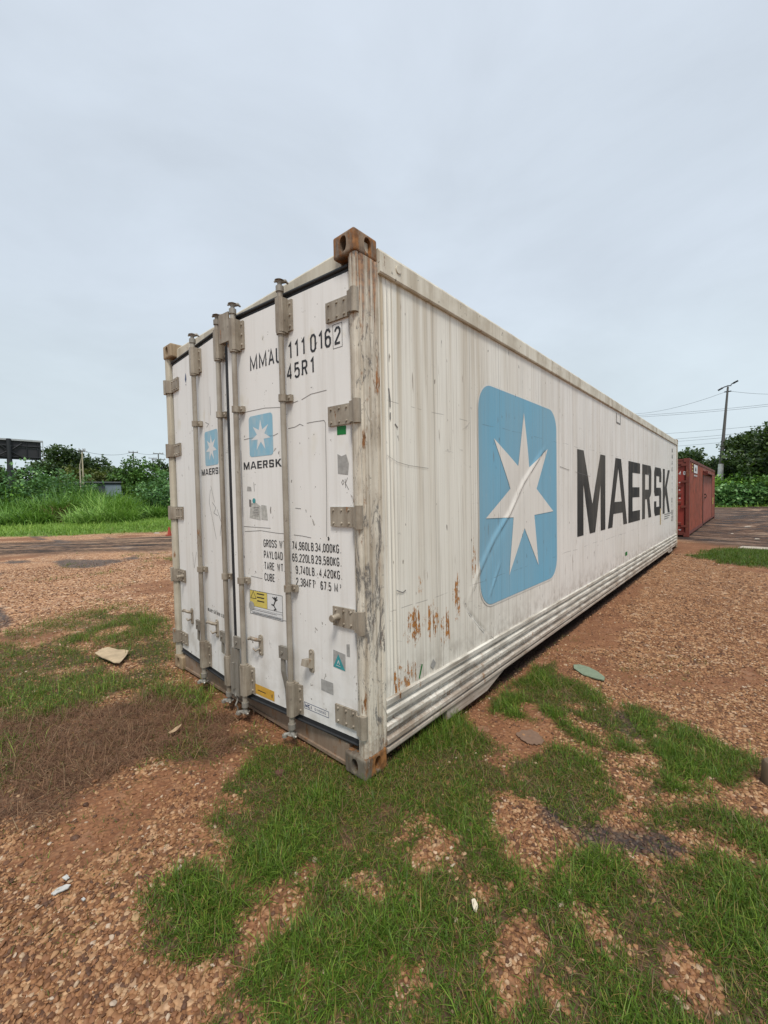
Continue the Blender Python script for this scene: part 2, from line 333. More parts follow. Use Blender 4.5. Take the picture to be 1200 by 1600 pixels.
# ------------------------------------------------------------------ lettering: stroke glyphs and solid glyphs
GL = {
'M': [[(0,0),(0,1),(.5,.15),(1,1),(1,0)]], 'A': [[(0,0),(.5,1),(1,0)],[(.2,.32),(.8,.32)]],
'U': [[(0,1),(0,.14),(.25,0),(.75,0),(1,.14),(1,1)]], '1': [[(.15,.8),(.62,1),(.62,0)]],
'0': [[(0,.16),(.28,0),(.72,0),(1,.16),(1,.84),(.72,1),(.28,1),(0,.84),(0,.16)]],
'6': [[(1,.82),(.72,1),(.28,1),(0,.84),(0,.16),(.28,0),(.72,0),(1,.14),(1,.44),(.72,.57),(.28,.57),(.04,.44)]],
'9': [[(0,.18),(.28,0),(.72,0),(1,.16),(1,.84),(.72,1),(.28,1),(0,.86),(0,.56),(.28,.43),(.72,.43),(.96,.56)]],
'2': [[(0,.78),(.04,.88),(.28,1),(.74,1),(1,.86),(1,.66),(.0,.1),(0,0),(1,0)]],
'3': [[(0,.86),(.28,1),(.72,1),(1,.88),(1,.66),(.74,.53),(.35,.53)],[(.74,.52),(1,.4),(1,.14),(.72,0),(.28,0),(0,.14)]],
'4': [[(.74,0),(.74,1),(0,.3),(0,.24),(1,.24)]], '5': [[(.95,1),(.1,1),(.03,.5),(.3,.62),(.72,.62),(1,.48),(1,.14),(.72,0),(.28,0),(0,.14)]],
'7': [[(0,1),(1,1),(1,.9),(.4,0)]],
'8': [[(.28,.53),(0,.66),(0,.86),(.28,1),(.72,1),(1,.86),(1,.66),(.72,.53),(.28,.53),(0,.4),(0,.14),(.28,0),(.72,0),(1,.14),(1,.4),(.72,.53)]],
'R': [[(0,0),(0,1),(.72,1),(1,.87),(1,.62),(.72,.5),(.06,.5)],[(.6,.48),(1,0)]], 'G': [[(1,.82),(.72,1),(.28,1),(0,.84),(0,.16),(.28,0),(.72,0),(1,.16),(1,.48),(.55,.48)]],
'O': [[(0,.16),(.28,0),(.72,0),(1,.16),(1,.84),(.72,1),(.28,1),(0,.84),(0,.16)]],
'S': [[(1,.8),(1,.86),(.72,1),(.28,1),(0,.86),(0,.66),(.25,.55),(.75,.46),(1,.36),(1,.14),(.72,0),(.28,0),(0,.14),(0,.2)]],
'W': [[(0,1),(.25,0),(.5,.85),(.75,0),(1,1)]], 'T': [[(0,1),(1,1)],[(.5,.96),(.5,0)]], 'P': [[(0,0),(0,1),(.72,1),(1,.87),(1,.58),(.72,.45),(.06,.45)]],
'Y': [[(0,1),(.5,.45),(1,1)],[(.5,.43),(.5,0)]], 'L': [[(0,1),(0,0),(.9,0)]], 'D': [[(0,0),(0,1),(.68,1),(1,.8),(1,.2),(.68,0),(0,0)]],
'E': [[(.95,1),(0,1),(0,0),(.95,0)],[(.05,.52),(.8,.52)]], 'F': [[(.95,1),(0,1),(0,0)],[(.05,.52),(.8,.52)]],
'C': [[(1,.8),(.72,1),(.28,1),(0,.84),(0,.16),(.28,0),(.72,0),(1,.2)]], 'B': [[(0,0),(0,1),(.7,1),(.95,.87),(.95,.64),(.7,.52),(.06,.52)],[(.7,.51),(1,.4),(1,.13),(.72,0),(0,0)]],
'K': [[(0,0),(0,1)],[(1,1),(.06,.38)],[(.34,.5),(1,0)]], '.': [[(.3,0),(.3,.07)]], ',': [[(.4,.08),(.2,-.12)]], 'N': [[(0,0),(0,1),(1,0),(1,1)]], 'I': [[(.5,0),(.5,1)]], 'Q': [[(0,.16),(.28,0),(.72,0),(1,.16),(1,.84),(.72,1),(.28,1),(0,.84),(0,.16)],[(.6,.2),(1,-.05)]],
'm': [[(0,0),(0,.66)],[(.03,.55),(.25,.67),(.5,.6),(.5,0)],[(.53,.56),(.75,.67),(1,.6),(1,0)]], 'a': [[(.1,.6),(.5,.68),(.95,.58),(.95,0)],[(.9,.38),(.3,.38),(0,.22),(.2,0),(.9,.1)]],
'e': [[(.05,.34),(1,.34),(1,.52),(.7,.68),(.3,.68),(0,.5),(0,.16),(.3,0),(.95,.06)]], 'r': [[(0,0),(0,.66)],[(.04,.5),(.4,.67),(.7,.66)]],
's': [[(.95,.6),(.5,.68),(.05,.56),(.1,.4),(.9,.28),(.95,.1),(.5,0),(0,.08)]], 'k': [[(0,0),(0,1)],[(.9,.66),(.06,.28)],[(.35,.38),(1,0)]],
'l': [[(.4,0),(.4,1)]], 'i': [[(.4,0),(.4,.66)],[(.4,.84),(.4,.95)]], 'n': [[(0,0),(0,.66)],[(.04,.52),(.5,.68),(.95,.55),(.95,0)]],
'c': [[(.95,.56),(.5,.68),(.05,.5),(.05,.17),(.5,0),(.95,.12)]], 'o': [[(.3,0),(.7,0),(1,.2),(1,.48),(.7,.68),(.3,.68),(0,.48),(0,.2),(.3,0)]],
'f': [[(.9,1),(.5,.95),(.4,.8),(.4,0)],[(.05,.64),(.85,.64)]], 't': [[(.4,.95),(.4,.1),(.7,0)],[(.05,.66),(.8,.66)]],
}
def ribbon(pts, t):
    n = len(pts); closed = n > 2 and abs(pts[0][0]-pts[-1][0])+abs(pts[0][1]-pts[-1][1]) < 1e-9
    P = [Vector(p) for p in pts]; L = []; R = []
    for i in range(n):
        d0 = (P[i]-P[i-1]).normalized() if i > 0 else ((P[0]-P[-2]).normalized() if closed else None)
        d1 = (P[i+1]-P[i]).normalized() if i < n-1 else ((P[1]-P[0]).normalized() if closed else None)
        if d0 is None: d0 = d1
        if d1 is None: d1 = d0
        a = Vector((-d0.y, d0.x)); b = Vector((-d1.y, d1.x)); m = a+b
        if m.length < 1e-6: m = a.copy()
        m.normalize(); k = min(1/max(m.dot(a), .2), 2.2); L.append(P[i]+m*t*k/2); R.append(P[i]-m*t*k/2)
    return L, R
class Flat:           # flat film laid on a surface: M(a, b, lift) -> world
    def __init__(s, M): s.M = M; s.mb = MB(); s.k = 0
    def poly(s, pts, lift=0.0): s.mb.add([s.M(a, b, lift) for a, b in pts], [tuple(range(len(pts)))])
    def stroke(s, pts, t, lift=0.0):
        L, R = ribbon(pts, t)
        for i in range(len(pts)-1): s.poly([L[i], R[i], R[i+1], L[i+1]], lift)
    def text(s, txt, x, y, h, wd, t, pitch, dirx=1, lift=0.0):
        for ch in txt:
            if ch == ' ': x += pitch*.75*dirx; continue
            ww = wd; adv = pitch
            if ch in 'MWm': ww = wd*1.3; adv = pitch*1.28
            if ch in '.,li': adv = pitch*.5
            if ch in '1I': adv = pitch*.86
            for k, stx in enumerate(GL[ch]):
                s.k = (s.k+1) % 3
                s.stroke([(x+dirx*(t/2+px*(ww-t)), y+t/2+py*(h-t)) for px, py in stx], t, lift+.00012*(k+1))
            x += adv*dirx
        return x
    def build(s, name, m, parent): return s.mb.build(name, m, parent)
def rrect(a0, b0, a1, b1, r, n=6):
    out = []
    for cx, cy, st in ((a1-r, b1-r, 0), (a0+r, b1-r, 90), (a0+r, b0+r, 180), (a1-r, b0+r, 270)):
        for k in range(n+1):
            an = math.radians(st+90*k/n); out.append((cx+r*math.cos(an), cy+r*math.sin(an)))
    return out
def star7(cx, cy, R, r, sx=1):
    return [(cx+sx*(R if k % 2 == 0 else r)*math.sin(PI*k/7), cy+(R if k % 2 == 0 else r)*math.cos(PI*k/7)) for k in range(14)]
SOLID = {   # heavy wordmark letters, unit height, own width: list of convex/concave outlines that butt
'M': (1.22, [[(0,0),(.23,0),(.23,.62),(.49,0),(.73,0),(.99,.62),(.99,0),(1.22,0),(1.22,1),(.98,1),(.61,.36),(.24,1),(0,1)]]),
'A': (1.19, [[(0,0),(.25,0),(.31,.19),(.595,.19),(.595,.36),(.37,.36),(.595,.86),(.595,1),(.42,1)], [(1.19,0),(.77,1),(.595,1),(.595,.86),(.82,.36),(.595,.36),(.595,.19),(.88,.19),(.94,0)]]),
'E': (.93, [[(0,0),(.93,0),(.93,.18),(.31,.18),(.31,.41),(.88,.41),(.88,.58),(.31,.58),(.31,.82),(.93,.82),(.93,1),(0,1)]]),
'R': (.91, [[(0,0),(.27,0),(.27,.36),(.46,.36),(.64,0),(.93,0),(.72,.38),(.84,.42),(.91,.50),(.91,.54),(.27,.54),(.27,.82),(.64,.82),(.91,.82),(.91,.90),(.82,1),(0,1)], [(.64,.54),(.91,.54),(.91,.82),(.64,.82)]]),
'S': (.90, [[(0,.10),(.10,0),(.80,0),(.90,.10),(.90,.50),(.82,.58),(.27,.58),(.27,.82),(.63,.82),(.63,.70),(.90,.70),(.90,.90),(.80,1),(.10,1),(0,.90),(0,.50),(.08,.41),(.63,.41),(.63,.18),(.27,.18),(.27,.30),(0,.30)]]),
'K': (1.12, [[(0,0),(.28,0),(.28,.30),(.40,.43),(.79,0),(1.13,0),(.60,.59),(1.08,1),(.75,1),(.28,.58),(.28,1),(0,1)]]),
}
def wordmark(F, spec, y0, h, wf, dirx=1, lift=0.0):    # spec: (char, x) pairs in units of height
    for ch, x in spec:
        for ol in SOLID[ch][1]:
            F.poly([(x+dirx*a*wf, y0+b*h) for a, b in ol], lift)

# ------------------------------------------------------------------ the white container
CR = empty('shipping_container', (-1.219, 6.096, 0), 'long white insulated shipping container with a blue star panel and black lettering, doors ajar', 'shipping container')
def seg_dist(y, z, pts):
    """signed distance to a polyline in the panel plane"""
    best = np.full(y.shape, 1e9); sgn = np.zeros(y.shape); tt = np.zeros(y.shape); acc = 0
    for (a, b), (c, d) in zip(pts[:-1], pts[1:]):
        dy, dz = c-a, d-b; L = math.hypot(dy, dz); t = np.clip(((y-a)*dy+(z-b)*dz)/(L*L), 0, 1)
        q = np.hypot(y-a-t*dy, z-b-t*dz); s = np.sign((y-a)*dz-(z-b)*dy); u = q < best
        best = np.where(u, q, best); sgn = np.where(u, s, sgn); tt = np.where(u, acc+t*L, tt); acc += L
    return best, sgn, tt/acc
CREASE1 = [(2.62, 1.98), (2.45, 1.87), (2.07, 1.62), (1.79, 1.36), (1.50, 1.16), (1.29, .97), (1.08, .725)]
CREASE2 = [(1.04, .76), (1.10, .68), (1.27, .53), (1.40, .43), (1.5, .375)]
CREASE3 = [(1.62, .98), (1.48, .80), (1.40, .70)]
def dent(y, z):
    y = np.asarray(y, float); z = np.asarray(z, float)
    d, s, t = seg_dist(y, z, CREASE1); env = np.sin(np.clip(t, 0, 1)*PI)**.6
    r = .010*np.exp(-(d/.022)**2)*env
    r = r-np.where(s > 0, .008*np.exp(-(d/.15)**2), .005*np.exp(-(d/.06)**2))*env
    d, s, t = seg_dist(y, z, CREASE2); env = np.sin(np.clip(t, 0, 1)*PI)**.5
    r = r-.012*np.exp(-(d/.012)**2)*env-np.where(s < 0, .007*np.exp(-(d/.10)**2), 0)*env
    d, s, t = seg_dist(y, z, CREASE3); r = r+.006*np.exp(-(d/.012)**2)*np.sin(t*PI)
    fall = np.clip((z-.375)/.12, 0, 1)*np.clip((2.72-z)/.1, 0, 1)
    r = r*fall
    r = r+.0035*(vnoise(y, z, .9, 5, 2)-.5)*2*fall          # oil-canning
    rib = np.where(y < .325, .007*np.clip(np.cos((y-.222)/.032*2*PI), -.2, 1)*np.clip((.325-y)/.03, 0, 1), 0)
    return r+rib*fall
XP = -.012
def side_grid(xp, parent):
    ys = np.concatenate([np.arange(.178, .34, .004), np.arange(.34, 3.3, .0125), np.arange(3.3, 11.99, .09), [12.0]])
    zs = np.concatenate([np.arange(.375, 2.2, .0125), np.arange(2.2, 2.73, .03), [2.732]])
    Y, Zz = np.meshgrid(ys, zs, indexing='ij'); X = xp+dent(Y, Zz)
    V = np.stack([X, Y, Zz], -1).reshape(-1, 3); a, b = len(ys), len(zs)
    i = (np.arange(a-1)[:, None]*b+np.arange(b-1)[None, :]).ravel()
    return npmesh('side_panel', V, np.stack([i, i+b, i+b+1, i+1], -1), m_side, parent, smooth=True)
SP = side_grid(XP, CR)
SP['label'] = 'right side sheet with creased dent, blue star panel and black lettering'
def sidefix(y, z, x):   # keep the measured outline when the film lies a little behind the outer plane
    k = (CAM[0]-x)/CAM[0]; return CAM[1]+(y-CAM[1])*k, CAM[2]+(z-CAM[2])*k
def side_decal(name, outlines, m, lift, cell=.035):
    bm = bmesh.new()
    for ol in outlines:
        q = [sidefix(a, b, XP+lift) for a, b in ol]; vs = [bm.verts.new((0, a, b)) for a, b in q]
        for t in tessellate_polygon([[Vector((a, b, 0)) for a, b in q]]):
            try: bm.faces.new([vs[k] for k in t])
            except ValueError: pass
    ymin = min(v.co.y for v in bm.verts); ymax = max(v.co.y for v in bm.verts); zmin = min(v.co.z for v in bm.verts); zmax = max(v.co.z for v in bm.verts)
    fine = cell if ymin < 3.3 else .25
    for k in range(1, int((ymax-ymin)/fine)+1):
        bmesh.ops.bisect_plane(bm, geom=bm.verts[:]+bm.edges[:]+bm.faces[:], plane_co=(0, ymin+k*fine, 0), plane_no=(0, 1, 0))
    fz = cell if ymin < 3.3 else .4
    for k in range(1, int((zmax-zmin)/fz)+1):
        bmesh.ops.bisect_plane(bm, geom=bm.verts[:]+bm.edges[:]+bm.faces[:], plane_co=(0, 0, zmin+k*fz), plane_no=(0, 0, 1))
    bmesh.ops.triangulate(bm, faces=bm.faces[:])
    bm.verts.ensure_lookup_table()
    Y = np.array([v.co.y for v in bm.verts]); Zz = np.array([v.co.z for v in bm.verts]); X = XP+lift+dent(Y, Zz)
    of = woff(CR)
    for v, x in zip(bm.verts, X): v.co = (x-of.x, v.co.y-of.y, v.co.z-of.z)
    bmesh.ops.recalc_face_normals(bm, faces=bm.faces[:])
    if bm.faces[:] and sum(f.normal.x for f in bm.faces) < 0: bmesh.ops.reverse_faces(bm, faces=bm.faces[:])
    me = bpy.data.meshes.new(name); bm.to_mesh(me); bm.free(); me.polygons.foreach_set('use_smooth', [True]*len(me.polygons))
    return link(name, me, m, SP)
side_decal('logo_border', [rrect(1.253, .643, 2.917, 2.372, .205, 8)], m_star, .0040, .018)['label'] = 'thin white edge of the blue panel'
side_decal('logo_panel', [rrect(1.268, .658, 2.902, 2.357, .195, 8)], m_blue, .0070, .014)['label'] = 'large sky blue rounded square'
side_decal('logo_star', [star7(2.085, 1.50, .737, .289)], m_star, .0098, .014)['label'] = 'white seven pointed star on the blue square'
LT = [('M', 3.58, 1.012), ('A', 4.955, 1.0), ('E', 6.235, 1.01), ('R', 7.375, 1.0), ('S', 8.615, .99), ('K', 9.70, .98)]
ols = []
for ch, y0, wf in LT:
    for ol in SOLID[ch][1]: ols.append([(y0+a*wf, 1.006+b*1.02) for a, b in ol])
side_decal('lettering', ols, m_blk, .0030, .05)['label'] = 'large black word MAERSK'
def SM(a, b, lift): 
    y, z = sidefix(a, b, XP+.004+lift); return (XP+.004+lift+float(dent(np.array([y]), np.array([z]))[0]), y, z)
F = Flat(SM); F.poly([(6.02, .49), (6.16, .49), (6.16, .55), (6.02, .55)]); F.build('green_tag', m_grn, SP)
F = Flat(SM); F.stroke([(.487, .395), (.500, .43), (.518, .475)], .012); F.build('green_mark', m_grn, SP)
F = Flat(SM); F.poly([(.605, .435), (.635, .405), (.668, .437), (.636, .472)]); F.build('diamond_sticker', m_gry, SP)
F = Flat(SM); F.poly([(9.34, .78), (9.47, .78), (9.47, 1.14), (9.34, 1.14)]); F.build('tall_sticker', M_flat('tan_sticker', (.52, .40, .22), .6, .5, 9), SP)
F = Flat(SM)
for k, ch in enumerate('MMAU1110162'):
    F = Flat(SM); F.text(ch, 11.1, 2.48-k*.155-(.08 if k > 3 else 0)-(.08 if k > 6 else 0), .12, .11, .022, .1); F.build('small_letter', m_ink, SP)
F = Flat(SM)
for k, zz in enumerate((.98, .93, .88)): F.stroke([(9.95, zz), (11.0-.2*k, zz)], .02)
F.stroke([(11.35, .75), (11.35, 1.05)], .05); F.build('small_print', m_scr, SP)
F = Flat(SM)
for pts, t in (([(5.45, 2.70), (5.45, 2.56), (5.68, 2.555), (5.68, 2.70)], .02), ([(.245, 2.12), (.262, 2.06), (.262, 2.02)], .009), ([(.262, 1.99), (.262, 1.95)], .008), ([(.30, 1.93), (.325, 1.91)], .008),
               ([(.22, 1.75), (.31, 1.715), (.42, 1.70), (.62, 1.69)], .0022), ([(3.0, 1.80), (3.3, 1.772)], .005), ([(3.5, 1.76), (4.1, 1.72)], .003), ([(.28, .98), (.34, .955), (.37, .965)], .006)): F = Flat(SM); F.stroke(pts, t, .0003); F.build('scratch', m_scr, SP)
for pl_, t_ in ((CREASE1, .0065), (CREASE2, .010), (CREASE3, .004)):     # thin broken dark lines just below the creases
    F = Flat(lambda a, b_, l=0: SM(a, b_, l+.0075)); q_ = []
    for (a0, b0), (a1, b1) in zip(pl_[:-1], pl_[1:]):
        for k in range(5): q_.append((a0+(a1-a0)*k/5+.008+random.uniform(-.003, .003), b0+(b1-b0)*k/5-.014+random.uniform(-.003, .003)))
    for i_ in range(len(q_)-2):
        if random.random() < .8: F.stroke(q_[i_:i_+2], t_*random.uniform(.3, 1.1))
    F.build('crease_line', m_scr, SP)
# far side, roof, end, underside
b = MB(); b.box((-2.43, .178, .375), (-2.40, 12.0, 2.74)); b.build('side_panel', m_side, CR)
b = MB(); b.box((-2.40, .09, 2.80), (-.02, 12.1, 2.862)); b.build('roof_panel', m_rail, CR)
b = MB(); b.box((-2.36, 12.10, .12), (-.08, 12.15, 2.80)); b.build('end_wall', m_cream, CR)
b = MB(); b.box((-2.38, .30, .17), (-.06, 12.0, .24))
for k in range(26): b.box((-2.2, .75+k*.43, .09), (-.30, .80+k*.43, .17))
b.build('floor_frame', m_under, CR)
# top rails
def railprof(sx, x0): 
    return [(x0-sx*.06, 2.730), (x0+sx*.004, 2.730), (x0+sx*.010, 2.738), (x0+sx*.010, 2.842), (x0+sx*.002, 2.850), (x0-sx*.004, 2.862), (x0-sx*.06, 2.8635)]
for sx, x0 in ((1, 0.0), (-1, -2.438)):
    b = MB(); pr = railprof(sx, x0); pr = pr if sx > 0 else pr[::-1]
    b.prism(pr, .186, 12.01, lambda a, c, h: (a, h, c))
    if sx > 0:
        b.tube([(.009, .34, 2.80), (.016, .34, 2.80)], .022, 12)
    b.build('top_rail', m_rail, CR)
# ribbed bottom rails
for sx, x0 in ((1, 0.0), (-1, -2.438)):
    b = MB(); pr = [(x0-sx*.05, .068)]
    zz = .068
    segs = [(.068, -.003), (.082, .006), (.100, .006)]
    for c in (.135, .215, .292): segs += [(c-.033, -.022), (c-.024, -.022), (c-.012, .006), (c+.012, .006), (c+.024, -.022)]
    segs += [(.330, -.022), (.342, .002), (.372, .004), (.378, -.010), (.380, -.05)]
    segs = sorted(set(segs), key=lambda q: q[0])
    pr += [(x0+sx*dx, z) for z, dx in segs]
    pr = pr if sx > 0 else pr[::-1]
    b.prism(pr, .179, 12.01, lambda a, c, h: (a, h, c))
    o = b.build('bottom_rail', m_lrail, CR)
for y0, y1, y2, y3 in ((.80, .80, 1.36, 1.66), (10.7, 10.5, 11.3, 11.3)):
    b = MB(); b.prism([(y0, .0), (y2, -.004), (y3, .066), (y1, .066)], -.045, -.006, lambda a, c, h: (h, a, c))
    b.tube([(-.008, y0+.36, .035), (-.004, y0+.36, .035)], .009, 8); b.build('skid_plate', m_lrail, CR)
# corner castings
def casting(cx, cy, z0, dx, dy, m, w=.162, l=.178, h=.118):
    """rounded steel block, outer corner at (cx,cy), with an oval lifting hole in each outer side face and on the flat face"""
    of = woff(CR); x0, x1 = sorted((cx, cx+dx*w)); y0, y1 = sorted((cy, cy+dy*l))
    bm = bmesh.new(); bmesh.ops.create_cube(bm, size=1)
    for v in bm.verts: v.co = ((x0+x1)/2+v.co.x*w, (y0+y1)/2+v.co.y*l, z0+h/2+v.co.z*h)
    bmesh.ops.bevel(bm, geom=bm.edges[:], offset=.013, segments=3, affect='EDGES', profile=.5)
    for v in bm.verts: v.co -= of
    body = bpy.data.meshes.new('corner_casting'); bm.to_mesh(body); bm.free(); tmp = bpy.data.objects.new('tmp', body); S.collection.objects.link(tmp)
    c = MB(); N_ = 20
    def oval(M, ho, d0, d1, hw=.050, hh=.080):
        P = [(ho+hw/2*math.copysign(abs(math.cos(t))**.8, math.cos(t)), hh/2*math.copysign(abs(math.sin(t))**.8, math.sin(t))) for t in [2*PI*k/N_ for k in range(N_)]]
        c.add([M(a_, d0, b_) for a_, b_ in P]+[M(a_, d1, b_) for a_, b_ in P], [tuple(range(N_-1, -1, -1)), tuple(range(N_, 2*N_))]+[(k, (k+1) % N_, N_+(k+1) % N_, N_+k) for k in range(N_)])
    oval(lambda a_, d, b_: (cx+dx*a_, cy+dy*d, z0+h/2+b_), w*.5, -.02, .05); oval(lambda a_, d, b_: (cx+dx*d, cy+dy*a_, z0+h/2+b_), l*.56, -.02, .05)
    cm = bpy.data.meshes.new('tmpc'); cm.from_pydata([(x-of.x, y-of.y, z-of.z) for x, y, z in c.v], [], c.f)
    bb = bmesh.new(); bb.from_mesh(cm); bmesh.ops.recalc_face_normals(bb, faces=bb.faces[:]); bb.to_mesh(cm); bb.free()
    co = bpy.data.objects.new('tmpc', cm); S.collection.objects.link(co)
    md = tmp.modifiers.new('b', 'BOOLEAN'); md.operation = 'DIFFERENCE'; md.object = co; md.solver = 'EXACT'
    dg = bpy.context.evaluated_depsgraph_get(); me = bpy.data.meshes.new_from_object(tmp.evaluated_get(dg)); me.name = 'corner_casting'
    bpy.data.objects.remove(tmp); bpy.data.objects.remove(co); bpy.data.meshes.remove(cm); bpy.data.meshes.remove(body); me.materials.clear()
    o = link('corner_casting', me, m, CR)
    k = MB(); k.box((min(cx+dx*.044, cx+dx*(w-.02)), min(cy+dy*.044, cy+dy*(l-.02)), z0+.016), (max(cx+dx*.044, cx+dx*(w-.02)), max(cy+dy*.044, cy+dy*(l-.02)), z0+h-.016)); k.build('casting_core', m_hole, o)  # dark block set in so the holes look dark inside
    return o
casting(0, 0, 2.778, -1, 1, m_cast); casting(-2.438, 0, 2.778, 1, 1, m_cast2)
casting(.004, -.004, 0, -1, 1, m_castb); casting(-2.438, 0, 0, 1, 1, m_cast2)
for z0 in (0, 2.778): casting(.004, 12.192, z0, -1, -1, m_cast2); casting(-2.438, 12.192, z0, 1, -1, m_cast2)
# posts
prof = [(-.070,.09),(-.070,.026),(-.058,.024),(-.052,.015),(-.040,.010),(-.020,.009),(-.008,.012),(-.003,.019),(-.003,.032),(-.009,.038),(-.001,.046),(.0,.060),(.0,.146),(-.007,.152),(-.001,.160),(.0,.177),(-.09,.177)]
b = MB(); b.prism(prof, .118, 2.778, lambda a, c, h: (a, c, h)); b.build('corner_post', m_post, CR)['label'] = 'scraped and rust streaked front corner post'
b = MB(); b.prism([(-2.438-a, c) for a, c in prof][::-1], .118, 2.778, lambda a, c, h: (a, c, h)); b.build('corner_post', m_cream, CR)
for x0, x1 in ((-.12, .0), (-2.438, -2.32)):
    b = MB(); b.box((x0, 12.03, .118), (x1, 12.188, 2.778)); b.build('corner_post', m_cream, CR)
# header and sill
b = MB(); b.prism([(.055, 2.752), (.055, 2.845), (.075, 2.868), (.15, 2.868), (.15, 2.752)][::-1], -2.28, -.155, lambda a, c, h: (h, a, c)); b.build('door_header', m_cream, CR)
b = MB(); b.prism([(.030, .020), (.030, .135), (.12, .150), (.12, .020)][::-1], -2.28, -.155, lambda a, c, h: (h, a, c))
b.box((-2.28, .018, .012), (-.155, .06, .030)); b.build('door_sill', m_sill, CR)
# recess lining behind the doors
b = MB(); b.box((-2.33, .13, .15), (-.11, .16, 2.75)); b.build('door_frame', m_rub, CR)

# doors: local frame (s along the leaf from its hinge edge, n outwards, z)
def frame(p0, ang, sx):
    a = math.radians(ang); d = (sx*math.cos(a), -math.sin(a)); n = (sx*-math.sin(a)*(1), -math.cos(a))
    n = (-math.sin(a)*sx*-1 if False else -math.sin(a)*sx, -math.cos(a))
    return lambda s, n_, z: (p0[0]+d[0]*s+n[0]*n_, p0[1]+d[1]*s+n[1]*n_, z)
FR = frame((-.090, .040), 5.0, -1)      # right leaf, swung open 5 degrees
FL = frame((-2.350, .040), 4.0, 1)      # left leaf, swung open 4 degrees
def leaf(fr, wdt, label):
    b = MB(); r = .006
    b.cbox((0, 0, .18), (wdt, -.07, 2.718), .004, lambda a, c, h: fr(a, c, h)) if False else None
    # outer skin with rounded rim
    V = []; 
    b.add([fr(*p) for p in ((r, 0, .178+r), (wdt-r, 0, .178+r), (wdt-r, 0, 2.718-r), (r, 0, 2.718-r), (0, -r, .178), (wdt, -r, .178), (wdt, -r, 2.718), (0, -r, 2.718), (0, -.07, .178), (wdt, -.07, .178), (wdt, -.07, 2.718), (0, -.07, 2.718))],
          [(0,1,2,3), (0,4,5,1), (1,5,6,2), (2,6,7,3), (3,7,4,0), (4,8,9,5), (5,9,10,6), (6,10,11,7), (7,11,8,4), (11,10,9,8)])
    o = b.build('door', m_door, CR); o['label'] = label
    g = MB()
    g.box((-.012, -.062, .140), (wdt+.004, -.002, .1775), lambda a, c, h: fr(a, c, h)); g.box((-.012, -.062, 2.7185), (wdt+.004, -.004, 2.758), lambda a, c, h: fr(a, c, h))
    g.box((-.022, -.064, .138), (-.0005, -.006, 2.760), lambda a, c, h: fr(a, c, h)); g.box((wdt+.0005, -.066, .138), (wdt+(.036 if wdt > 1.11 else .010), -.006, 2.756), lambda a, c, h: fr(a, c, h))
    g.tube([fr(-.005, .002, .152), fr(wdt, .002, .152)], .008, 8); g.tube([fr(-.005, .0, 2.742), fr(wdt, .0, 2.742)], .009, 8)
    g.build('gasket', m_rub, o)
    return o
DR = leaf(FR, 1.112, 'right door leaf with container number and weight table'); DL = leaf(FL, 1.105, 'left door leaf with faded logo')
R_ = lambda a, b, l=0: FR(a, .0012+l, b); L_ = lambda a, b, l=0: FL(a, .0012+l, b)
def hinge(fr, sx, zc, knob=False):
    b = MB(); M = lambda a, c, h: fr(a, c, h)
    b.box((.0, .003, zc-.054), (.158, .013, zc+.054), M)
    for a in ((.022, .075, .135) if True else ()):
        for dz in (-.036, .036):
            b.tube([fr(a, .012, zc+dz), fr(a, .020, zc+dz)], [.0085, .005], 8)
    # strap over the post to the pin
    px = -.016 if sx < 0 else -2.422
    st = [fr(-.001, .013, 0), (px+sx*.042, -.003, 0), (px, -.008, 0)]; bk = [fr(-.001, .003, 0), (px+sx*.042, .006, 0), (px, .002, 0)]
    V = [(q[0], q[1], zc+dz) for dz in (-.054, .054) for q in st+bk]
    b.add(V, [(0,1,7,6), (1,2,8,7), (0,3,4,1), (1,4,5,2), (6,7,10,9), (7,8,11,10), (3,9,10,4), (4,10,11,5)])
    b.tube([(px, .010, zc-.062), (px, .010, zc+.062)], .022, 14)
    if knob: b.tube([fr(.118, .012, zc), fr(.118, .045, zc), fr(.118, .062, zc)], [.020, .016, .014], 10); b.tube([fr(.118, .062, zc), fr(.118, .068, zc)], [.022, .018], 10)
    return b.build('hinge', m_tan, CR)
for k, zc in enumerate((2.532, 1.967, 1.412, .852, .290)):
    hinge(FR, -1, zc, k == 3); hinge(FL, 1, zc, k == 3)
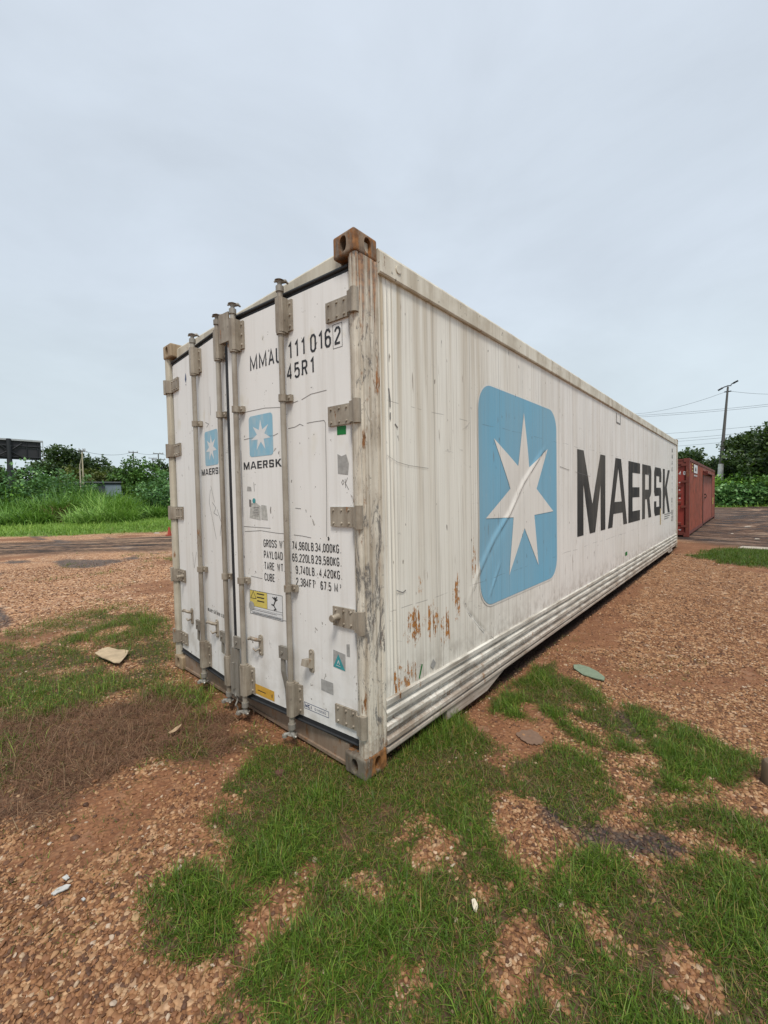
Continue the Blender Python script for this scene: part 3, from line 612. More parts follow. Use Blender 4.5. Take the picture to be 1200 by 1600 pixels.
# locking rods
def rod(fr, s, side, handle, m=m_rod):
    """side: +1 flange towards the hinge edge"""
    b = MB(); r = .0175; n0 = .040
    b.tube([fr(s, n0, .10), fr(s, n0, 2.775)], r, 14)
    o = b.build('lock_rod', m, CR)
    f = -1*side
    for z0, z1, nm in ((2.505, 2.705, 0), (.185, .385, 1)):
        c = MB(); 
        c.prism([(s-.030, .004), (s+.030, .004), (s+.030, .048), (s+.018, .064), (s-.018, .064), (s-.030, .048)], z0, z1, lambda a, q, h: fr(a, q, h))
        x0, x1 = sorted((s+f*.030, s+f*.066)); c.box((x0, .002, z0+.01), (x1, .012, z1-.01), lambda a, q, h: fr(a, q, h))
        for k in range(3): c.tube([fr(s+f*.050, .011, z0+.035+k*(z1-z0-.07)/2), fr(s+f*.050, .019, z0+.035+k*(z1-z0-.07)/2)], [.009, .006], 8)
        for zz in ((z0-.012, z0+.006) if nm == 0 else (z1-.006, z1+.012),): c.tube([fr(s, n0, zz[0]), fr(s, n0, zz[1])], .027, 14)
        c.build('rod_housing', m_tan, o)
    for zc in (2.118, .972):
        c = MB(); c.tube([fr(s, n0, zc-.020), fr(s, n0, zc+.020)], .026, 14)
        x0, x1 = sorted((s, s+f*.052)); c.box((x0, .003, zc-.019), (x1, .026, zc+.019), lambda a, q, h: fr(a, q, h)); x0, x1 = sorted((s, s-f*.030)); c.box((x0, .003, zc-.017), (x1, .020, zc+.017), lambda a, q, h: fr(a, q, h))
        c.tube([fr(s+f*.04, .025, zc), fr(s+f*.04, .033, zc)], [.009, .006], 8)
        c.build('rod_clamp', m_tan, o)
    for z0, up in ((2.762, 1), (.115, -1)):
        c = MB(); c.tube([fr(s, n0, z0-.02*up), fr(s, n0, z0+.012*up)], .024, 12)
        c.tube([fr(s, n0, z0+.012*up), fr(s, n0, z0+.036*up), fr(s, n0, z0+.050*up)], [.015, .013, .020], 10)
        ang = 1.1 if up > 0 else .5
        for q, ln in ((1, .052), (-1, .030)):
            a0 = fr(s, n0, z0+.040*up); a1 = fr(s+f*q*ln*math.cos(ang), n0-q*ln*math.sin(ang)*-1*(1 if up < 0 else -1)*.6, z0+.046*up)
            a2 = fr(s+f*q*ln*1.25*math.cos(ang), n0+q*ln*.9*math.sin(ang)*(1 if up < 0 else -1), z0+.034*up)
            c.tube([a0, a1, a2], [.014, .011, .005], 8)
        c.tube([fr(s, n0, z0+.046*up), fr(s, n0, z0+.056*up)], [.030, .012], 10)
        if up < 0:
            e = fr(s-f*.040, n0+.025, z0-.052); c.tube([fr(s, n0, z0-.034), fr(s-f*.02, n0+.012, z0-.046), e], [.010, .010, .013], 8)
            c.tube([e, (e[0], e[1], e[2]-.014)], .017, 10)
        c.build('rod_cam', m_gal, o)
    # handle: hub plate on the rod and a lever hanging beside it
    hz, lz, hs = handle
    c = MB(); c.box((min(s, s+hs*.075), n0+.008, hz-.038), (max(s, s+hs*.075), n0+.026, hz+.038), lambda a, q, h: fr(a, q, h)); c.tube([fr(s+hs*.045, n0+.025, hz), fr(s+hs*.045, n0+.033, hz)], .010, 10)
    pts = [fr(s+hs*.050, n0+.012, hz-.03), fr(s+hs*.050, n0+.014, hz-.12), fr(s+hs*.040, n0-.005, lz+.12), fr(s+hs*.036, n0-.008, lz)]
    for q0, q1 in zip(pts[:-1], pts[1:]):
        q0 = Vector(q0); q1 = Vector(q1); sd = Vector(fr(1, 0, 0))-Vector(fr(0, 0, 0)); nn = Vector(fr(0, 1, 0))-Vector(fr(0, 0, 0))
        v = [q0-sd*.017-nn*.005, q0+sd*.017-nn*.005, q0+sd*.017+nn*.005, q0-sd*.017+nn*.005, q1-sd*.017-nn*.005, q1+sd*.017-nn*.005, q1+sd*.017+nn*.005, q1-sd*.017+nn*.005]
        c.add(v, [(0,1,2,3), (7,6,5,4), (0,4,5,1), (1,5,6,2), (2,6,7,3), (3,7,4,0)])
    c.build('rod_handle', m_gal, o)
    return o
rD = rod(FR, .500, 1, (.575, .215, 1)); rC = rod(FR, .975, 1, (.545, .175, 1), m_rod)
rA = rod(FL, .600, -1, (.520, .25, -1)); rB = rod(FL, 1.060, -1, (.530, .27, -1))
b = MB(); b.box((1.005, .045, 2.575), (1.118, .056, 2.765), lambda a, q, h: FR(a, q, h)); b.box((1.105, .010, 2.575), (1.118, .045, 2.765), lambda a, q, h: FR(a, q, h)); b.build('lock_plate', m_tan, CR)
b = MB(); b.prism([(1.012, .17), (1.100, .17), (1.106, .36), (1.085, .50), (1.012, .50)], .052, .062, lambda a, q, h: FR(a, h, q)); b.box((1.05, .062, .22), (1.068, .075, .40), lambda a, q, h: FR(a, q, h)); b.build('handle_plate', m_gal, CR)
b = MB(); pts = [FR(1.05-.0*k, .055+.01*math.sin(k*2), .19-.022*k) for k in range(8)]
for p0, p1 in zip(pts[:-1], pts[1:]): b.tube([p0, p1], .006, 6)
b.build('seal_wire', m_gal, CR)
# handle catches on the leaves
def catch(fr, s, zc, sx, openhook):
    b = MB(); M = lambda a, q, h: fr(a, q, h)
    b.prism([(s+.020*math.cos(t), zc+(.05 if math.sin(t) > 0 else -.05)+.020*math.sin(t)) for t in [2*PI*k/16 for k in range(16)]], .002, .010, lambda a, c, h: fr(a, h, c))
    for dz in (-.052, .052): b.tube([fr(s, .009, zc+dz), fr(s, .016, zc+dz)], [.008, .005], 8)
    if openhook:
        b.tube([fr(s, .012, zc+.035), fr(s+sx*.005, .040, zc+.045), fr(s+sx*.045, .058, zc+.055), fr(s+sx*.062, .060, zc+.045)], [.012, .012, .012, .009], 8)
        b.tube([fr(s, .012, zc-.02), fr(s+sx*.02, .035, zc-.035), fr(s+sx*.042, .038, zc-.02)], [.008, .007, .005], 8)
    else:
        b.prism([(.004, .012), (.052, .020), (.060, -.018), (.020, -.040), (.004, -.034)], s-.018, s+.018, lambda q, h2, a: fr(a+sx*.3*q, q, zc+h2))
    b.build('handle_catch', m_tan, CR)
catch(FR, .830, .547, 1, True); catch(FR, .348, .547, 1, False); catch(FL, .280, .525, -1, True); catch(FL, .800, .530, -1, True)

# door writing: on the right leaf text runs towards smaller s, on the left leaf towards larger s
def ink(txts, name, par, fr=R_):
    F = Flat(fr)
    for a in txts: F.text(*a)
    F.build(name, m_ink, par)
ink([('MMAU', .860, 2.352, .100, .058, .0128, .073, -1)], 'owner_code', DR)
ink([('111', .490, 2.352, .100, .048, .0128, .066, -1), ('0', .296, 2.351, .102, .048, .0128, .06, -1), ('1', .234, 2.351, .102, .048, .0128, .06, -1), ('6', .180, 2.351, .102, .048, .0128, .06, -1)], 'serial_number', DR)
ink([('2', .106, 2.352, .096, .046, .0125, .06, -1)], 'check_digit', DR); ink([('45R1', .502, 2.232, .092, .048, .0125, .0655, -1)], 'size_code', DR)
F = Flat(R_); F.stroke([(.117, 2.334), (.050, 2.334), (.050, 2.462), (.117, 2.462), (.117, 2.334)], .0025); F.build('number_frame', m_ink, DR)
def door_logo(fr, s0, s1, z0, z1, sx, par):
    F = Flat(fr); F.poly(rrect(min(s0, s1), z0, max(s0, s1), z1, .024, 5)); F.build('logo_panel', m_dblue, par)
    F = Flat(fr); F.poly(star7((s0+s1)/2, (z0+z1)/2, .102, .040), .0006); F.build('logo_star', m_dwhite, par)
door_logo(R_, .893, .650, 1.797, 2.063, 1, DR); door_logo(L_, .674, .915, 1.783, 2.046, 1, DL)
def door_word(fr, s, z, d, par, txt='MAERSK'):
    F = Flat(fr); x = s
    adv = {'M': .070, 'A': .068, 'E': .056, 'R': .059, 'S': .059, 'K': .06}
    for ch in txt:
        w0 = SOLID[ch][0]; wf = .051*1.02 if ch in 'MA' else .052
        for ol in SOLID[ch][1]: F.poly([(x+d*a*wf, z+c*.049) for a, c in ol])
        x += d*adv[ch]*1.06
    F.build('lettering', m_ink, par)
door_word(R_, .963, 1.718, -1, DR); door_word(L_, .590, 1.713, 1, DL)
rows = (('GROSS WT.', '74,960LB.', '34,000KG.'), ('PAYLOAD', '65,220LB.', '29,580KG.'), ('TARE WT.', '9,740LB.', '4,420KG.'), ('CUBE', '2,384FT', '67.5 M'))
for k, (a, c, d) in enumerate(rows):
    z = 1.206-k*.0735; h = .050; F = Flat(R_)
    F.text(a, .776, z, h, .0225, .0062, .0275, -1)
    F.text(c, .500-(.028 if k > 1 else 0), z, h, .0210, .0062, .0258, -1)
    F.text(d, (.298, .298, .270, .262)[k], z, h, .0210, .0062, .0258, -1)
    if k == 3: F.text('3', .312, 1.012, .020, .009, .003, .01, -1); F.text('3', .110, 1.012, .020, .009, .003, .01, -1)
    F.build('weight_line', m_ink, DR)
F = Flat(L_); F.text('maerskline.com', .618, .632, .038, .018, .005, .0262, 1); F.build('web_address', m_ink, DL)
# stickers
F = Flat(R_); F.poly([(.940, .746), (.604, .742), (.604, .904), (.940, .906)]); F.build('warning_label', m_dwhite, DR)
F = Flat(lambda a, b_, l=0: R_(a, b_, l+.0005)); F.poly([(.937, .800), (.755, .799), (.755, .903), (.937, .904)]); F.build('yellow_field', m_yel, DR)
F = Flat(lambda a, b_, l=0: R_(a, b_, l+.001))
F.stroke([(.940, .746), (.604, .742), (.604, .904), (.940, .906), (.940, .746)], .0025)
F.stroke([(.755, .800), (.755, .904)], .0018, .0001); F.stroke([(.937, .800), (.606, .797)], .0018, .0002)
F.stroke([(.937, .785), (.606, .782)], .0014, .0002); F.stroke([(.937, .763), (.606, .759)], .0014, .0002)
for k in range(3): F.stroke([(.862, .888-k*.024), (.785, .888-k*.024)], .008)
for k in range(5): F.stroke([(.915-.02*(k % 2), .776-.0045*(k > 2)-.02*(k > 1)), (.70-.04*k, .774-.0045*(k > 2)-.02*(k > 1))], .002, .0003)
F.stroke([(.930, .852), (.900, .900), (.870, .852), (.930, .852)], .004)
F.stroke([(.655, .893), (.672, .865), (.700, .885)], .008); F.stroke([(.672, .866), (.690, .832), (.712, .836)], .009, .0001); F.stroke([(.690, .832), (.668, .808), (.690, .803)], .008, .0002); F.stroke([(.650, .875), (.672, .862)], .006, .0003)
F.poly([(.676+.009*math.cos(t*PI/4), .880+.009*math.sin(t*PI/4)) for t in range(8)], .0004)
F.build('warning_pictogram', m_ink, DR)
F = Flat(lambda a, b_, l=0: R_(a, b_, l+.0022)); F.poly([(.922+.030*math.cos(t*PI/6)*(1+.1*math.sin(t*3)), .800+.030*math.sin(t*PI/6)) for t in range(12)]); F.build('worn_patch', m_gry, DR)
F = Flat(R_); F.poly([(.913, .198), (.712, .194), (.712, .262), (.913, .266)]); F.build('orange_label', m_ora, DR)
F = Flat(lambda a, b_, l=0: R_(a, b_, l+.0006)); F.stroke([(.885, .228), (.800, .226)], .006); F.stroke([(.745, .235), (.735, .215), (.728, .238)], .004); F.build('label_print', m_ink, DR)
F = Flat(R_); F.poly([(.103, 1.862), (.037, 1.860), (.037, 1.908), (.103, 1.910)]); F.build('green_tag', m_grn, DR)
F = Flat(R_); F.poly([(.176, .552), (.083, .545), (.080, .640), (.172, .650)]); F.build('faded_backing', m_gry, DR)
F = Flat(lambda a, b_, l=0: R_(a, b_, l+.0006)); F.poly([(.174, .552), (.083, .545), (.134, .632)]); F.build('triangle_sticker', m_teal, DR)
F = Flat(lambda a, b_, l=0: R_(a, b_, l+.0012)); F.stroke([(.142, .575), (.133, .595), (.124, .572)], .004); F.stroke([(.150, .566), (.118, .562)], .003, .0001); F.build('triangle_print', m_dwhite, DR)
for pl_ in ([(.277, .388), (.180, .382), (.180, .452), (.277, .455)], [(.070, .633), (.047, .633), (.047, .705), (.070, .700)], [(.104, 1.650), (.030, 1.640), (.022, 1.70), (.040, 1.752), (.075, 1.744), (.104, 1.758)], [(.935, 1.575), (.885, 1.572), (.890, 1.600), (.93, 1.605)]):
    F = Flat(R_); F.poly(pl_); F.build('old_tape', m_gry, DR)
F = Flat(R_); F.poly([(.915, 1.395), (.800, 1.380), (.795, 1.47), (.85, 1.50), (.90, 1.49)]); F.poly([(.790, 1.385), (.725, 1.38), (.735, 1.475), (.788, 1.48)]); F.build('torn_sticker', M_flat('torn_paper', (.50, .49, .45), .7, .9, 60, dark=.55), DR)
F = Flat(lambda a, b_, l=0: R_(a, b_, l+.0006)); F.poly([(.862+.017*math.cos(t*PI/6), 1.508+.017*math.sin(t*PI/6)) for t in range(12)]); F.build('round_sticker', m_teal, DR)
F = Flat(lambda a, b_, l=0: R_(a, b_, l+.0008)); F.poly([(.915, 1.47), (.893, 1.468), (.893, 1.515), (.915, 1.518)])
for k in range(6): F.stroke([(.868, 1.465-k*.011), (.812+.008*(k % 2), 1.463-k*.011)], .0028, .0001)
F.build('sticker_print', m_scr, DR)
F = Flat(R_); F.stroke([(.427, .238), (.222, .236), (.222, .272), (.427, .275), (.427, .238)], .0028); F.text('MCI', .420, .245, .022, .0165, .005, .0195, -1, .0002); F.text('QINGDAO', .338, .248, .014, .0105, .0018, .0142, -1, .0002); F.build('maker_plate', m_navy, DR)
F = Flat(R_)
for pts in ([(.975, 1.300), (.80, 1.312), (.62, 1.300), (.53, 1.302)], [(.48, 1.296), (.40, 1.292), (.33, 1.284)], [(.985, 1.335), (.7, 1.33)], [(.97, 2.085), (.93, 2.10), (.72, 2.098), (.52, 2.075)], [(.46, 2.090), (.41, 2.096)], [(.38, 2.098), (.30, 2.118), (.175, 2.120)],
            [(.505, 1.943), (.44, 1.946), (.40, 1.958), (.37, 1.944)], [(.34, 1.956), (.28, 1.957), (.20, 1.955), (.190, 1.94), (.195, 1.5), (.203, 1.296)], [(.46, 1.46), (.41, 1.455)], [(.95, 1.92), (.90, 1.922), (.64, 1.915), (.60, 1.925)], [(.99, 1.85), (.99, 1.40)],
            [(.078, 1.600), (.068, 1.615), (.060, 1.600), (.070, 1.588), (.078, 1.600)], [(.052, 1.62), (.050, 1.57)], [(.034, 1.625), (.050, 1.595), (.028, 1.56)], [(.92, 1.0), (.80, .995)], [(.86, 1.63), (.855, 1.57)]): F = Flat(R_); F.stroke(pts, .0032); F.build('scratch', m_scr, DR)
F = Flat(R_); F.stroke([(.192, 1.295), (.186, 1.285), (.190, 1.275)], .010); F.build('paint_chip', m_ink, DR)
F = Flat(L_)
for pts in ([(.75, 1.60), (.72, 1.50), (.80, 1.30), (.83, 1.22)], [(.78, 1.50), (.84, 1.46), (.80, 1.42), (.87, 1.40)], [(.86, 1.45), (.93, 1.35), (.90, 1.25)], [(.76, 1.63), (.82, 1.5)], [(.80, 2.30), (.80, 2.16)], [(.70, 2.12), (.76, 2.10), (.72, 2.08)], [(.50, 1.1), (.53, .9)], [(.33, 1.08), (.36, .95), (.42, 1.09)]): F = Flat(L_); F.stroke(pts, .004); F.build('scratch', m_scr, DL)
F = Flat(L_); F.poly([(.30, 2.53), (.32, 2.50), (.335, 2.53), (.33, 2.56), (.318, 2.585), (.31, 2.56)]); F.poly([(.312, 2.49), (.322, 2.475), (.326, 2.492)]); F.build('blue_smear', m_navy, DL)

# ------------------------------------------------------------------ the red container
XR = -.04; RED = empty('shipping_container', (-1.26, 21.5, 0), 'red corrugated shipping container with a door cut in its side, standing behind the white one', 'shipping container')
m_red = M_paint('faded_red_paint', (.27, .062, .032), (.13, .05, .035), .75, .35, .6, (6, 6, .7), bmp=.2, rustc=(.14, .045, .02)); m_redd = M_paint('dark_red_frame', (.15, .032, .023), (.10, .035, .02), .5, .25, .6, (9, 9, .8))
def corr(y0, y1, z0, z1, x0, dep, pitch, parent, name, m, xd=-1, along='y'):
    pts = [(y0, 0)]; y = y0; 
    while y < y1-.02:
        for f_, d_ in ((.30, 0), (.50, 1), (.80, 1), (1.0, 0)): 
            yy = min(y+f_*pitch, y1); pts.append((yy, d_))
        y += pitch
    V = []; Fc = []
    for a, d_ in pts:
        for z in (z0, z1): V.append((x0+xd*d_*dep, a, z) if along == 'y' else (a, x0+xd*d_*dep, z))
    Fc = [(2*i, 2*i+2, 2*i+3, 2*i+1) for i in range(len(pts)-1)]
    b = MB(); b.add(V, Fc); return b.build(name, m, parent)
Y0, Y1 = 15.38, 27.57
SR = corr(Y0+.16, 20.40, .17, 2.50, XR-.006, .036, .42, RED, 'side_panel', m_red)
SR2 = corr(25.5, Y1-.16, .17, 2.50, XR-.006, .036, .42, RED, 'side_panel', m_red)
b = MB(); b.box((XR-.02, 20.40, 2.34), (XR-.012, 25.5, 2.50)); b.box((XR-.02, 20.40, .17), (XR-.012, 25.5, .22)); b.build('side_panel', m_red, RED)
b = MB(); b.box((XR-.028, 20.50, .22), (XR-.012, 25.40, 2.24)); dr = b.build('side_door', M_paint('brighter_red_paint', (.29, .065, .038), (.18, .07, .045), .4, .15, .6, (6, 6, .7)), RED)
b = MB(); b.tube([(XR+.03, 21.3, 1.36), (XR+.05, 21.3, 1.32), (XR+.05, 21.3, 1.24), (XR+.03, 21.3, 1.20)], .012, 6); b.box((XR-.012, 21.2, 1.33), (XR+.03, 21.5, 1.38)); b.box((XR-.012, 21.2, 1.18), (XR+.03, 21.5, 1.23)); b.build('door_handle', m_under, dr)
b = MB(); b.box((XR-.03, 20.40, .10), (XR+.004, 20.50, 2.34)); b.box((XR-.03, 25.40, .17), (XR-.005, 25.5, 2.34)); b.build('door_jamb', m_under, RED)
b = MB(); b.prism([(XR-.01, 2.36), (XR-.01, 2.33), (XR+.16, 2.20), (XR+.17, 2.24)], 20.35, 25.55, lambda a, c, h: (a, h, c)); b.box((XR-.0, 20.36, 2.17), (XR+.165, 20.40, 2.33)); b.build('awning', m_redd, RED)
b = MB(); b.box((XR-.06, Y0+.12, 2.50), (XR+.004, Y1-.1, 2.591)); b.box((XR-.05, Y0+.17, .06), (XR-.002, 20.4, .17)); b.box((XR-.05, 20.5, .10), (XR-.002, Y1-.17, .17)); b.build('side_rail', m_redd, RED)
b = MB(); b.box((XR-.10, Y0, .118), (XR, Y0+.15, 2.473)); b.box((XR-.10, Y1-.15, .118), (XR, Y1, 2.473)); b.build('corner_post', m_redd, RED)
b = MB(); b.box((XR-2.438, Y0, .118), (XR-2.33, Y0+.15, 2.473)); b.box((XR-2.438, Y1-.15, .118), (XR-2.33, Y1, 2.473)); b.build('corner_post', m_redd, RED)
for xx in (XR+.003, XR-2.438+.162):
    for yy in (Y0-.003, Y1-.17):
        for zz in (.0, 2.473):
            b = MB(); b.cbox((xx-.165, yy, zz), (xx, yy+.178, zz+.121), .012); o = b.build('corner_casting', m_redd, RED)
            b = MB(); b.prism([(yy+.09+.035*math.cos(t*PI/6), zz+.06+.042*math.sin(t*PI/6)) for t in range(12)], xx+.0005, xx+.001, lambda a, c, h: (h, a, c)); b.build('casting_hole', m_hole, o)  # flat dark disc in place of a cut hole
b = MB(); b.box((XR-2.37, Y0+.1, 2.52), (XR-.05, Y1-.05, 2.585)); b.build('roof_panel', m_redd, RED)
b = MB(); b.box((XR-2.3, Y0+.2, .12), (XR-.06, Y1-.1, .20)); b.build('floor_frame', m_under, RED)
b = MB(); b.box((XR-2.43, Y0+.1, .17), (XR-2.40, Y1-.1, 2.52)); b.box((XR-2.40, Y1-.09, .17), (XR-.04, Y1-.06, 2.52)); b.build('side_panel', m_red, RED)
# doors of the end with pressed recesses
b = MB(); b.box((XR-2.32, Y0+.02, 2.40), (XR-.11, Y0+.10, 2.50)); b.box((XR-2.32, Y0+.02, .05), (XR-.11, Y0+.10, .16)); b.build('end_frame', m_redd, RED)
for x0, x1 in ((XR-2.31, XR-1.23), (XR-1.21, XR-.13)):
    b = MB(); b.box((x0, Y0+.055, .17), (x1, Y0+.09, 2.39)); d = b.build('door', M_paint('bright_red_door', (.25, .034, .024), (.13, .04, .03), .35, .1, .5, (6, 6, .7)) if x0 < -1.4 else bpy.data.materials['bright_red_door'], RED)
    for zc in (2.36, 1.67, 1.40, 1.13, .42):
        c = MB(); z0 = zc-.055; c.prism([(z0, Y0+.054), (z0+.02, Y0+.030), (z0+.09, Y0+.030), (z0+.11, Y0+.054)], x0+.06, x1-.09, lambda a, q, h: (h, q, a)) if zc < 2.3 else c.box((x0+.06, Y0+.040, 2.30), (x1-.09, Y0+.054, 2.36)); c.build('pressed_rib', m_redd, d)
    for xr in (x0+.28, x1-.28):
        c = MB(); c.tube([(xr, Y0+.010, .10), (xr, Y0+.010, 2.47)], .018, 10); c.build('lock_rod', m_redd, d)
    xh = x1 if x1 > -.5 else x0
    for zc in (2.50-.12, 1.83, 1.0, .35): c = MB(); c.box((min(xh-.09, xh+.05), Y0-.006, zc-.035), (max(xh-.09, xh+.05)+.03, Y0+.05, zc+.035)); c.build('hinge', m_redd, d)
    if x1 > -.5:
        F = Flat(lambda a, b_, l=0: (a, Y0+.053-l, b_)); F.text('48', -.335, 2.05, .12, .07, .026, .125, 1)
        F.stroke([(-.33, 1.80), (-.29, 1.80)], .03); F.stroke([(-.33, 1.55), (-.29, 1.55)], .03); F.stroke([(-.33, 1.28), (-.28, 1.28)], .03); F.stroke([(-.33, .22), (-.26, .22)], .04); F.build('white_lettering', m_dwhite, d)
def RS(a, b_, l=0): return (XR+.002+l, a, b_)
F = Flat(RS); F.poly([(16.75, 2.15), (18.0, 2.15), (18.0, 2.45), (16.75, 2.45)]); F.build('white_panel', m_dwhite, SR)
F = Flat(lambda a, b_, l=0: RS(a, b_, l+.002)); F.poly([(17.15, 2.22), (17.6, 2.22), (17.6, 2.27), (17.5, 2.36), (17.25, 2.36), (17.15, 2.27)]); F.build('panel_emblem', m_ink, SR)
F = Flat(RS)
for k in range(5): F.stroke([(16.8+k*.24, 2.06), (16.95+k*.24, 2.06)], .05)
F.build('panel_print', m_dwhite, SR)
F = Flat(RS)
for k in range(3): F.stroke([(16.2, 2.43-k*.11), (16.45, 2.43-k*.11)], .045)
F.build('yellow_marks', m_yel, SR)
F = Flat(RS); F.poly([(25.9, .80), (26.4, .80), (26.4, 1.15), (25.9, 1.15)]); F.build('yellow_plate', m_yel, SR2)

# ------------------------------------------------------------------ ground
POLY = dict(
P1=[(330,1260),(385,1190),(470,1185),(560,1205),(612,1190),(650,1130),(700,1112),(735,1140),(760,1190),(800,1225),(770,1270),(700,1290),(660,1270),(620,1290),(600,1330),(560,1340),(520,1320),(470,1340),(430,1380),(385,1370),(350,1310)],
B=[(320,1640),(400,1530),(470,1450),(480,1330),(600,1330),(660,1290),(760,1270),(800,1340),(840,1400),(880,1350),(960,1330),(1030,1400),(1120,1440),(1200,1470),(1300,1530),(1330,1800),(320,1800)],
T=[(250,1440),(270,1390),(320,1370),(390,1400),(400,1460),(350,1500),(270,1500)],
P3=[(790,1190),(860,1170),(940,1190),(970,1250),(960,1285),(900,1290),(850,1260),(790,1240)],
P4=[(760,1085),(800,1060),(870,1055),(930,1085),(950,1120),(1000,1180),(1020,1220),(960,1200),(900,1150),(850,1130),(790,1115)],
P4b=[(838,1055),(842,1038),(865,1036),(875,1052),(858,1060)],
P5=[(960,1105),(1010,1105),(1080,1140),(1130,1170),(1190,1205),(1160,1240),(1080,1215),(1010,1170)],
P6=[(1000,1200),(1150,1200),(1165,1235),(1100,1240),(1010,1235)],
P7=[(1000,1255),(1050,1250),(1120,1265),(1250,1310),(1250,1370),(1130,1310),(1060,1290),(1000,1290)],
P8=[(1030,1340),(1100,1330),(1250,1380),(1250,1490),(1110,1430),(1040,1400)])
POLYL = dict(
L1=[(-60,1015),(80,960),(150,950),(190,965),(262,965),(272,1045),(330,1080),(370,1110),(360,1130),(260,1100),(170,1095),(100,1130),(40,1130),(-60,1120)],
L2=[(105,975),(110,958),(150,940),(200,945),(225,965),(170,980),(115,985)],
L4=[(240,1180),(290,1140),(370,1128),(400,1165),(330,1200),(260,1195)],
L5=[(-50,1170),(30,1150),(60,1200),(0,1290),(-60,1290)])
DEAD = [(-80,1120),(100,1115),(260,1085),(370,1125),(380,1165),(300,1195),(250,1175),(140,1215),(90,1295),(-80,1310)]
DARK = [[(830,1240),(900,1245),(960,1300),(1010,1290),(1100,1330),(1060,1360),(1000,1320),(930,1350),(900,1300),(840,1280)], [(930,1115),(965,1105),(995,1130),(990,1150),(950,1145)]]
DIRT = [[(850,1010),(960,1030),(1010,1060),(1100,1050),(1200,1040),(1200,1080),(1000,1080),(900,1050)], [(150,1215),(330,1215),(200,1330),(60,1420),(0,1330)], [(180,1090),(260,1120),(420,1160),(300,1230)]]
def inpoly(x, y, P):
    r = np.zeros(x.shape, bool); n = len(P)
    for i in range(n):
        (x0, y0), (x1, y1) = P[i], P[(i+1) % n]
        c = ((y0 > y) != (y1 > y)) & (x < (x1-x0)*(y-y0)/(y1-y0+1e-12)+x0); r ^= c
    return r
GP = {k: [G(*p) for p in v] for k, v in POLY.items()}; GL_ = {k: [G(*p) for p in v] for k, v in POLYL.items()}
GD = [G(*p) for p in DEAD]; GK = [[G(*p) for p in q] for q in DARK]; GI = [[G(*p) for p in q] for q in DIRT]
RG = [(.48, 10.4), (.97, 12.3), (3.2, 12.9), (4.2, 10.6), (2.62, 9.5), (1.76, 9.3), (1.08, 9.5)]   # grass strip by the far corner
def soft(x, y, P, e, seed, jit=.09):
    """fraction of jittered copies that fall inside: soft ragged edge"""
    r = 0
    for k, (ox, oy) in enumerate(((0, 0), (e, 0), (-e, 0), (0, e), (0, -e), (e*.7, e*.7), (-e*.7, -e*.7))):
        jx = (vnoise(x, y, .17, seed, 3)-.5)*jit*2; jy = (vnoise(x, y, .17, seed+9, 3)-.5)*jit*2
        r = r+inpoly(x+ox+jx, y+oy+jy, P)
    return r/7.0
def m_grass(x, y):
    r = np.zeros(x.shape)
    for i, P in enumerate(GP.values()): r = np.maximum(r, soft(x, y, P, .03, 3, .10))
    cg = np.hypot((x-.13)/.34, (y-.36)/.50)+(vnoise(x, y, .15, 37, 2)-.5)*.5; cg2 = np.hypot((x+.18)/.5, (y+.22)/.26)+(vnoise(x, y, .15, 38, 2)-.5)*.5
    near_c = np.maximum(mclip(1.1-cg, 0, .25), mclip(1.1-cg2, 0, .25)); bare = vnoise(x, y, .19, 31, 3); r = r*np.clip((bare-.27)/.08, 0, 1)
    for (u, v, rr) in ((690, 1325, .10), (478, 1360, .05), (1075, 1510, .07), (905, 1430, .04), (870, 1560, .05), (470, 1540, .05), (760, 1400, .05), (655, 1345, .07), (1090, 1560, .06)):
        gx, gy = G(u, v); d = np.hypot(x-gx, y-gy)+(vnoise(x, y, .08, 77, 2)-.5)*.08; r = r*np.clip((d-rr*.6)/(rr*.7), .02, 1)
    return np.maximum(r, near_c)
def m_lgrass(x, y):
    r = np.zeros(x.shape)
    for P in GL_.values(): r = np.maximum(r, soft(x, y, P, .10, 5, .2))
    return r*np.clip((vnoise(x, y, .34, 41, 3)-.36)/.14, .08, 1)*(1-.55*mclip(-x, 3.2, 4.4)*mclip(vnoise(x, y, .7, 43, 2), .3, .6))
def m_dead(x, y): return soft(x, y, GD, .08, 6, .2)
